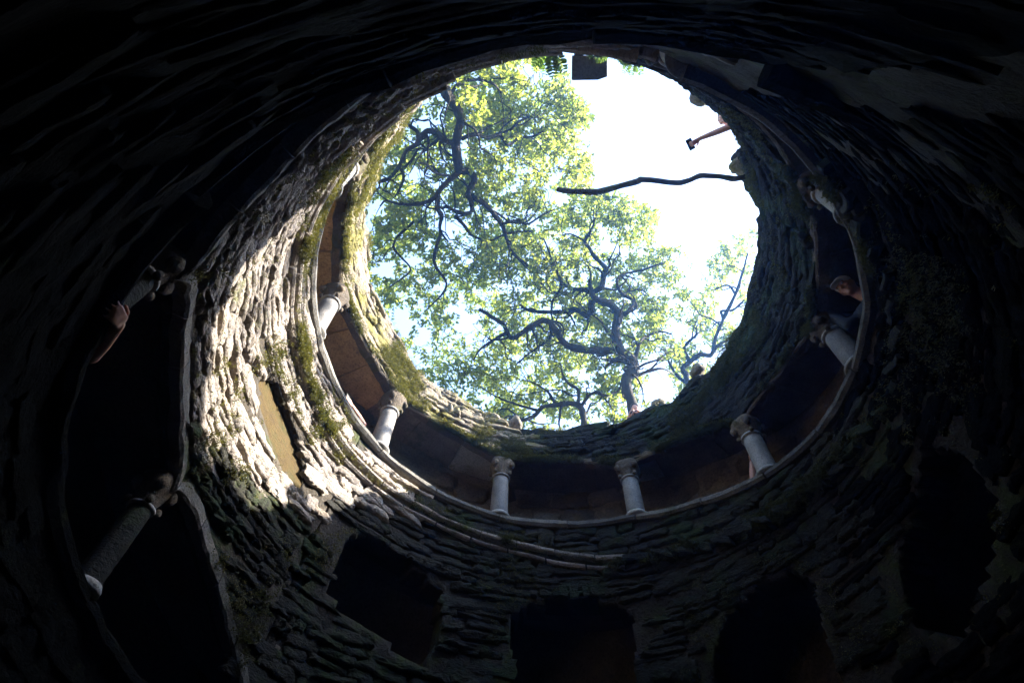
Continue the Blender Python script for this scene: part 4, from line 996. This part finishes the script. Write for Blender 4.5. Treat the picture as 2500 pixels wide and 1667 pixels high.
    capsule(V, Fc, shl[-1], shl[1], .068, .068); capsule(V, Fc, pel + lat * .06, nkb + lat * .07 - up * .12, .11, .11); capsule(V, Fc, pel - lat * .06, nkb - lat * .07 - up * .12, .11, .11)
    for s, el, wr, hd, pn, cu in arms: capsule(V, Fc, shl[s], shl[s] + (np.array(el) - shl[s]) * sleeve, .064, .056, 12)
    if long_sleeve:
        for s, el, wr, hd, pn, cu in arms: capsule(V, Fc, shl[s], el, .062, .054, 12); capsule(V, Fc, el, np.array(wr) * .9 + np.array(el) * .1, .054, .042, 12)
    for s in (-1, 1):
        if not any(a[0] == s for a in arms): capsule(V, Fc, shl[s], shl[s] - up * .28 - flat * .02, .062, .052); capsule(V, Fc, shl[s] - up * .28 - flat * .02, shl[s] - up * .50 + flat * .10, .050, .036)
    fuse('shirt', V, Fc, M[shirt], root, .02, feet)
    V, Fc = [], []
    for s in (-1, 1):
        hp = pel + lat * s * .09; kn = hp * .5 + (feet + lat * s * .10) * .5 + flat * .03; an = feet + lat * s * .10 + up * .08
        capsule(V, Fc, hp, kn, .095, .068, 12); capsule(V, Fc, kn, an, .066, .050, 12)
    capsule(V, Fc, pel - lat * .08, pel + lat * .08, .125, .125, 12); fuse('trousers', V, Fc, M[trousers], root, .022, feet)
    for s in (-1, 1):
        V, Fc = [], []; an = feet + lat * s * .10; capsule(V, Fc, an - flat * .05 + up * .045, an + flat * .17 + up * .035, .045, .036, 10); fuse('shoe', V, Fc, M['shoe'], root, .015, feet)
    return root
def phone(center, ax_long, ax_short, label, s=(.145, .072, .009)):
    a = unit(np.array(ax_long, float)); b = unit(np.array(ax_short, float) - a * (a @ np.array(ax_short, float))); c = np.cross(a, b)
    bm = bmesh.new(); bmesh.ops.create_cube(bm, size=1)
    for v in bm.verts: v.co = Vector((a * v.co.x * s[0] + b * v.co.y * s[1] + c * v.co.z * s[2]).tolist())
    bmesh.ops.bevel(bm, geom=list(bm.edges), offset=.003, segments=2, affect='EDGES')
    me = bpy.data.meshes.new('phone'); bm.to_mesh(me); bm.free(); o = link('phone', me, M['phone']); o.location = Vector(np.array(center).tolist()); tag(o, label, 'phone')
    V = [np.array(a * x * s[0] * .47 + b * y * s[1] * .45 + c * (s[2] / 2 + .0006)) for x, y in ((-1, -1), (1, -1), (1, 1), (-1, 1))]
    mesh('screen', V, [(0, 1, 2, 3)], M['slate'], o, False)
    V, Fc = lathe([(.001, 0), (.006, 0), (.006, .002), (.001, .002)], 10); V = np.array(V); V = a * (s[0] * .38 + V[:, :1]) + b * (s[1] * .28 + V[:, 1:2]) - c * (s[2] / 2 + V[:, 2:3]); mesh('camera_lens', V, [f[::-1] for f in Fc], M['slate'], o)
    return o
def at_r(x, y, r):                                   # photo pixel -> point on the cylinder of radius r (units), far hit
    d = ray(x, y); t = np.linspace(.02, 4, 6000); P = CAM + t[:, None] * d; s = np.hypot(P[:, 0], P[:, 1]) - r
    i = np.where((s[:-1] < 0) & (s[1:] >= 0))[0]; return P[i[-1]] * K
def toward_axis(P): return unit(-np.array([P[0], P[1], 0.0]))
def roof_h(P): return float(ceil_z(polar(P)[0])) * K + .045 * K
def floor_h(P): return (float(T(polar(P)[0], UPCOP)) - .30) * K

# arm stretched over the rim with a phone
wr = at_z(1708, 339, 6.98); el = at_z(1784, 309, 6.92); hd_ = unit(at_z(1682, 357, 6.99) - wr)
hp = at_z(1772, 286, 7.06); ax_ = toward_axis(hp); ft = hp - ax_ * .42; ft[2] = roof_h(ft)
person('person leaning over the shaded rim with one bare arm stretched out holding a phone', ft, hp, ax_ + np.array([0, 0, -.5]),
       [(1 if np.cross(ax_, [0, 0, 1.0]) @ (el - hp) > 0 else -1, el, wr, hd_, [0, 0, 1], .55)], 'dark_cloth', 'jeans', pelvis_h=.95)
phone(wr + hd_ * .115 + np.array([0, 0, .022]), np.cross(hd_, [0, 0, 1.0]) + hd_ * .1, hd_, 'phone held out in the hand over the open mouth of the well')
# visitor in the shaded gallery with a white cap
hp = at_r(2066, 700, 1.005); ax_ = toward_axis(hp); ft = hp - ax_ * .34; ft[2] = floor_h(ft)
lat_ = np.cross(ax_, [0, 0, 1.0])
wr = at_r(1985, 742, .955); el = at_r(2072, 795, .965)
person('person with a white cap peering out of the shaded gallery over the coping', ft, hp, ax_ + np.array([-.2, -.5, -.55]),
       [(1 if lat_ @ (el - hp) > 0 else -1, el, wr, unit(at_r(1962, 714, .955) - wr), -ax_, .35)], 'dark_cloth', 'jeans', cap='white', pelvis_h=.85, sleeve=.5, long_sleeve=True)
# forearm and phone on the coping of the sunlit gallery
wr = at_r(858, 990, .93); el = at_r(886, 1036, .935); ax_ = toward_axis(el); lat_ = np.cross(ax_, [0, 0, 1.0])
hp = el - ax_ * .42 + np.array([0, 0, .10]); ft = hp - ax_ * .12; ft[2] = floor_h(ft)
hd_ = unit(at_r(848, 970, .92) - wr)
person('person in the sunlit gallery resting a bare forearm on the coping', ft, hp, ax_ + np.array([0, 0, -.4]),
       [(1 if lat_ @ (el - hp) > 0 else -1, el, wr, hd_, -ax_, .5)], 'red_cloth', 'jeans', pelvis_h=.80)
phone(wr + hd_ * .10 - ax_ * .02, np.cross(hd_, ax_) + hd_ * .2, hd_, 'black phone held in a hand above the sunlit coping')
# forearm against the column of the far gallery
cp = XYZ(28, float(rad(1.55, 28)) + .045, 0); cpz = cp.copy()
el = at_r(1840, 1172, .955); wr = at_r(1836, 1128, .955); ax_ = toward_axis(el); lat_ = np.cross(ax_, [0, 0, 1.0])
hd_ = unit(at_r(1832, 1100, .955) - wr); hp = el - ax_ * .30 + np.array([0, 0, -.05]) + lat_ * .1; ft = hp - ax_ * .15; ft[2] = floor_h(ft)
person('person half hidden behind a column, bare forearm raised against the column shaft', ft, hp, ax_,
       [(1 if lat_ @ (el - hp) > 0 else -1, el, wr, hd_, unit(cp - el), .45)], 'dark_cloth', 'jeans', pelvis_h=.72)
# visitor looking down over the far rim with a phone before the face
hp = at_d(1551, 1001, 9.55); ax_ = toward_axis(hp); lat_ = np.cross(ax_, [0, 0, 1.0]); ft = hp - ax_ * .30; ft[2] = max(1.98 * K, hp[2] - 1.7)
ph = at_d(1549, 1008, 9.22); u_ = unit(CAM * K - ph); lt = unit(np.cross(u_, [0, 0, 1.0]))
person('dark-haired person behind the far rim photographing downward with a phone', ft, hp, CAM * K - hp,
       [(s, ph + lat_ * s * .20 - np.array([0, 0, .22]) - ax_ * .12, ph + lat_ * s * .115 - np.array([0, 0, .05]), -lat_ * s + np.array([0, 0, .35]), ax_ * .2 + np.array([0, 0, 1.0]), .5) for s in (-1, 1)], 'blue_cloth', 'jeans')
phone(ph, lt, np.cross(u_, lt), 'phone held sideways before the face of the person at the far rim')
# arm round the column of the lower gallery
cpt = XYZ(214, float(rad(.75, 214)) + .05, 0)
wr = at_r(290, 792, .975); el = at_r(222, 868, 1.0); ax_ = toward_axis(el); lat_ = np.cross(ax_, [0, 0, 1.0])
hd_ = unit(at_r(303, 745, .965) - wr); hp = el - ax_ * .55 + np.array([0, 0, .22]); ft = hp - ax_ * .15; ft[2] = (.72 - .36) * K
person('person in the dark lower gallery with one arm wrapped round the column', ft, hp, ax_,
       [(1 if lat_ @ (el - hp) > 0 else -1, el, wr, hd_, -ax_ + np.array([0, 0, .3]), .4)], 'dark_cloth', 'jeans', pelvis_h=.78)

# ------------------------------------------------------------------ haze
hm = bpy.data.materials.new('haze'); hm.use_nodes = True; hn = hm.node_tree; hn.nodes.clear()
ho = hn.nodes.new('ShaderNodeOutputMaterial'); hv = hn.nodes.new('ShaderNodeVolumePrincipled')
hv.inputs['Color'].default_value = (.14, .42, 1.0, 1); hv.inputs['Density'].default_value = .0066; hv.inputs['Anisotropy'].default_value = .72
hn.links.new(hv.outputs[0], ho.inputs['Volume'])
s_ = 460.0; z0_, z1_ = -.58 * K - 1.0, 17.0
hz = mesh('haze', [(-s_, -s_, z0_), (s_, -s_, z0_), (s_, s_, z0_), (-s_, s_, z0_), (-s_, -s_, z1_), (s_, -s_, z1_), (s_, s_, z1_), (-s_, s_, z1_)],
          [(3, 2, 1, 0), (4, 5, 6, 7), (0, 1, 5, 4), (1, 2, 6, 5), (2, 3, 7, 6), (3, 0, 4, 7)], hm, None, False)
hz['kind'] = 'stuff'
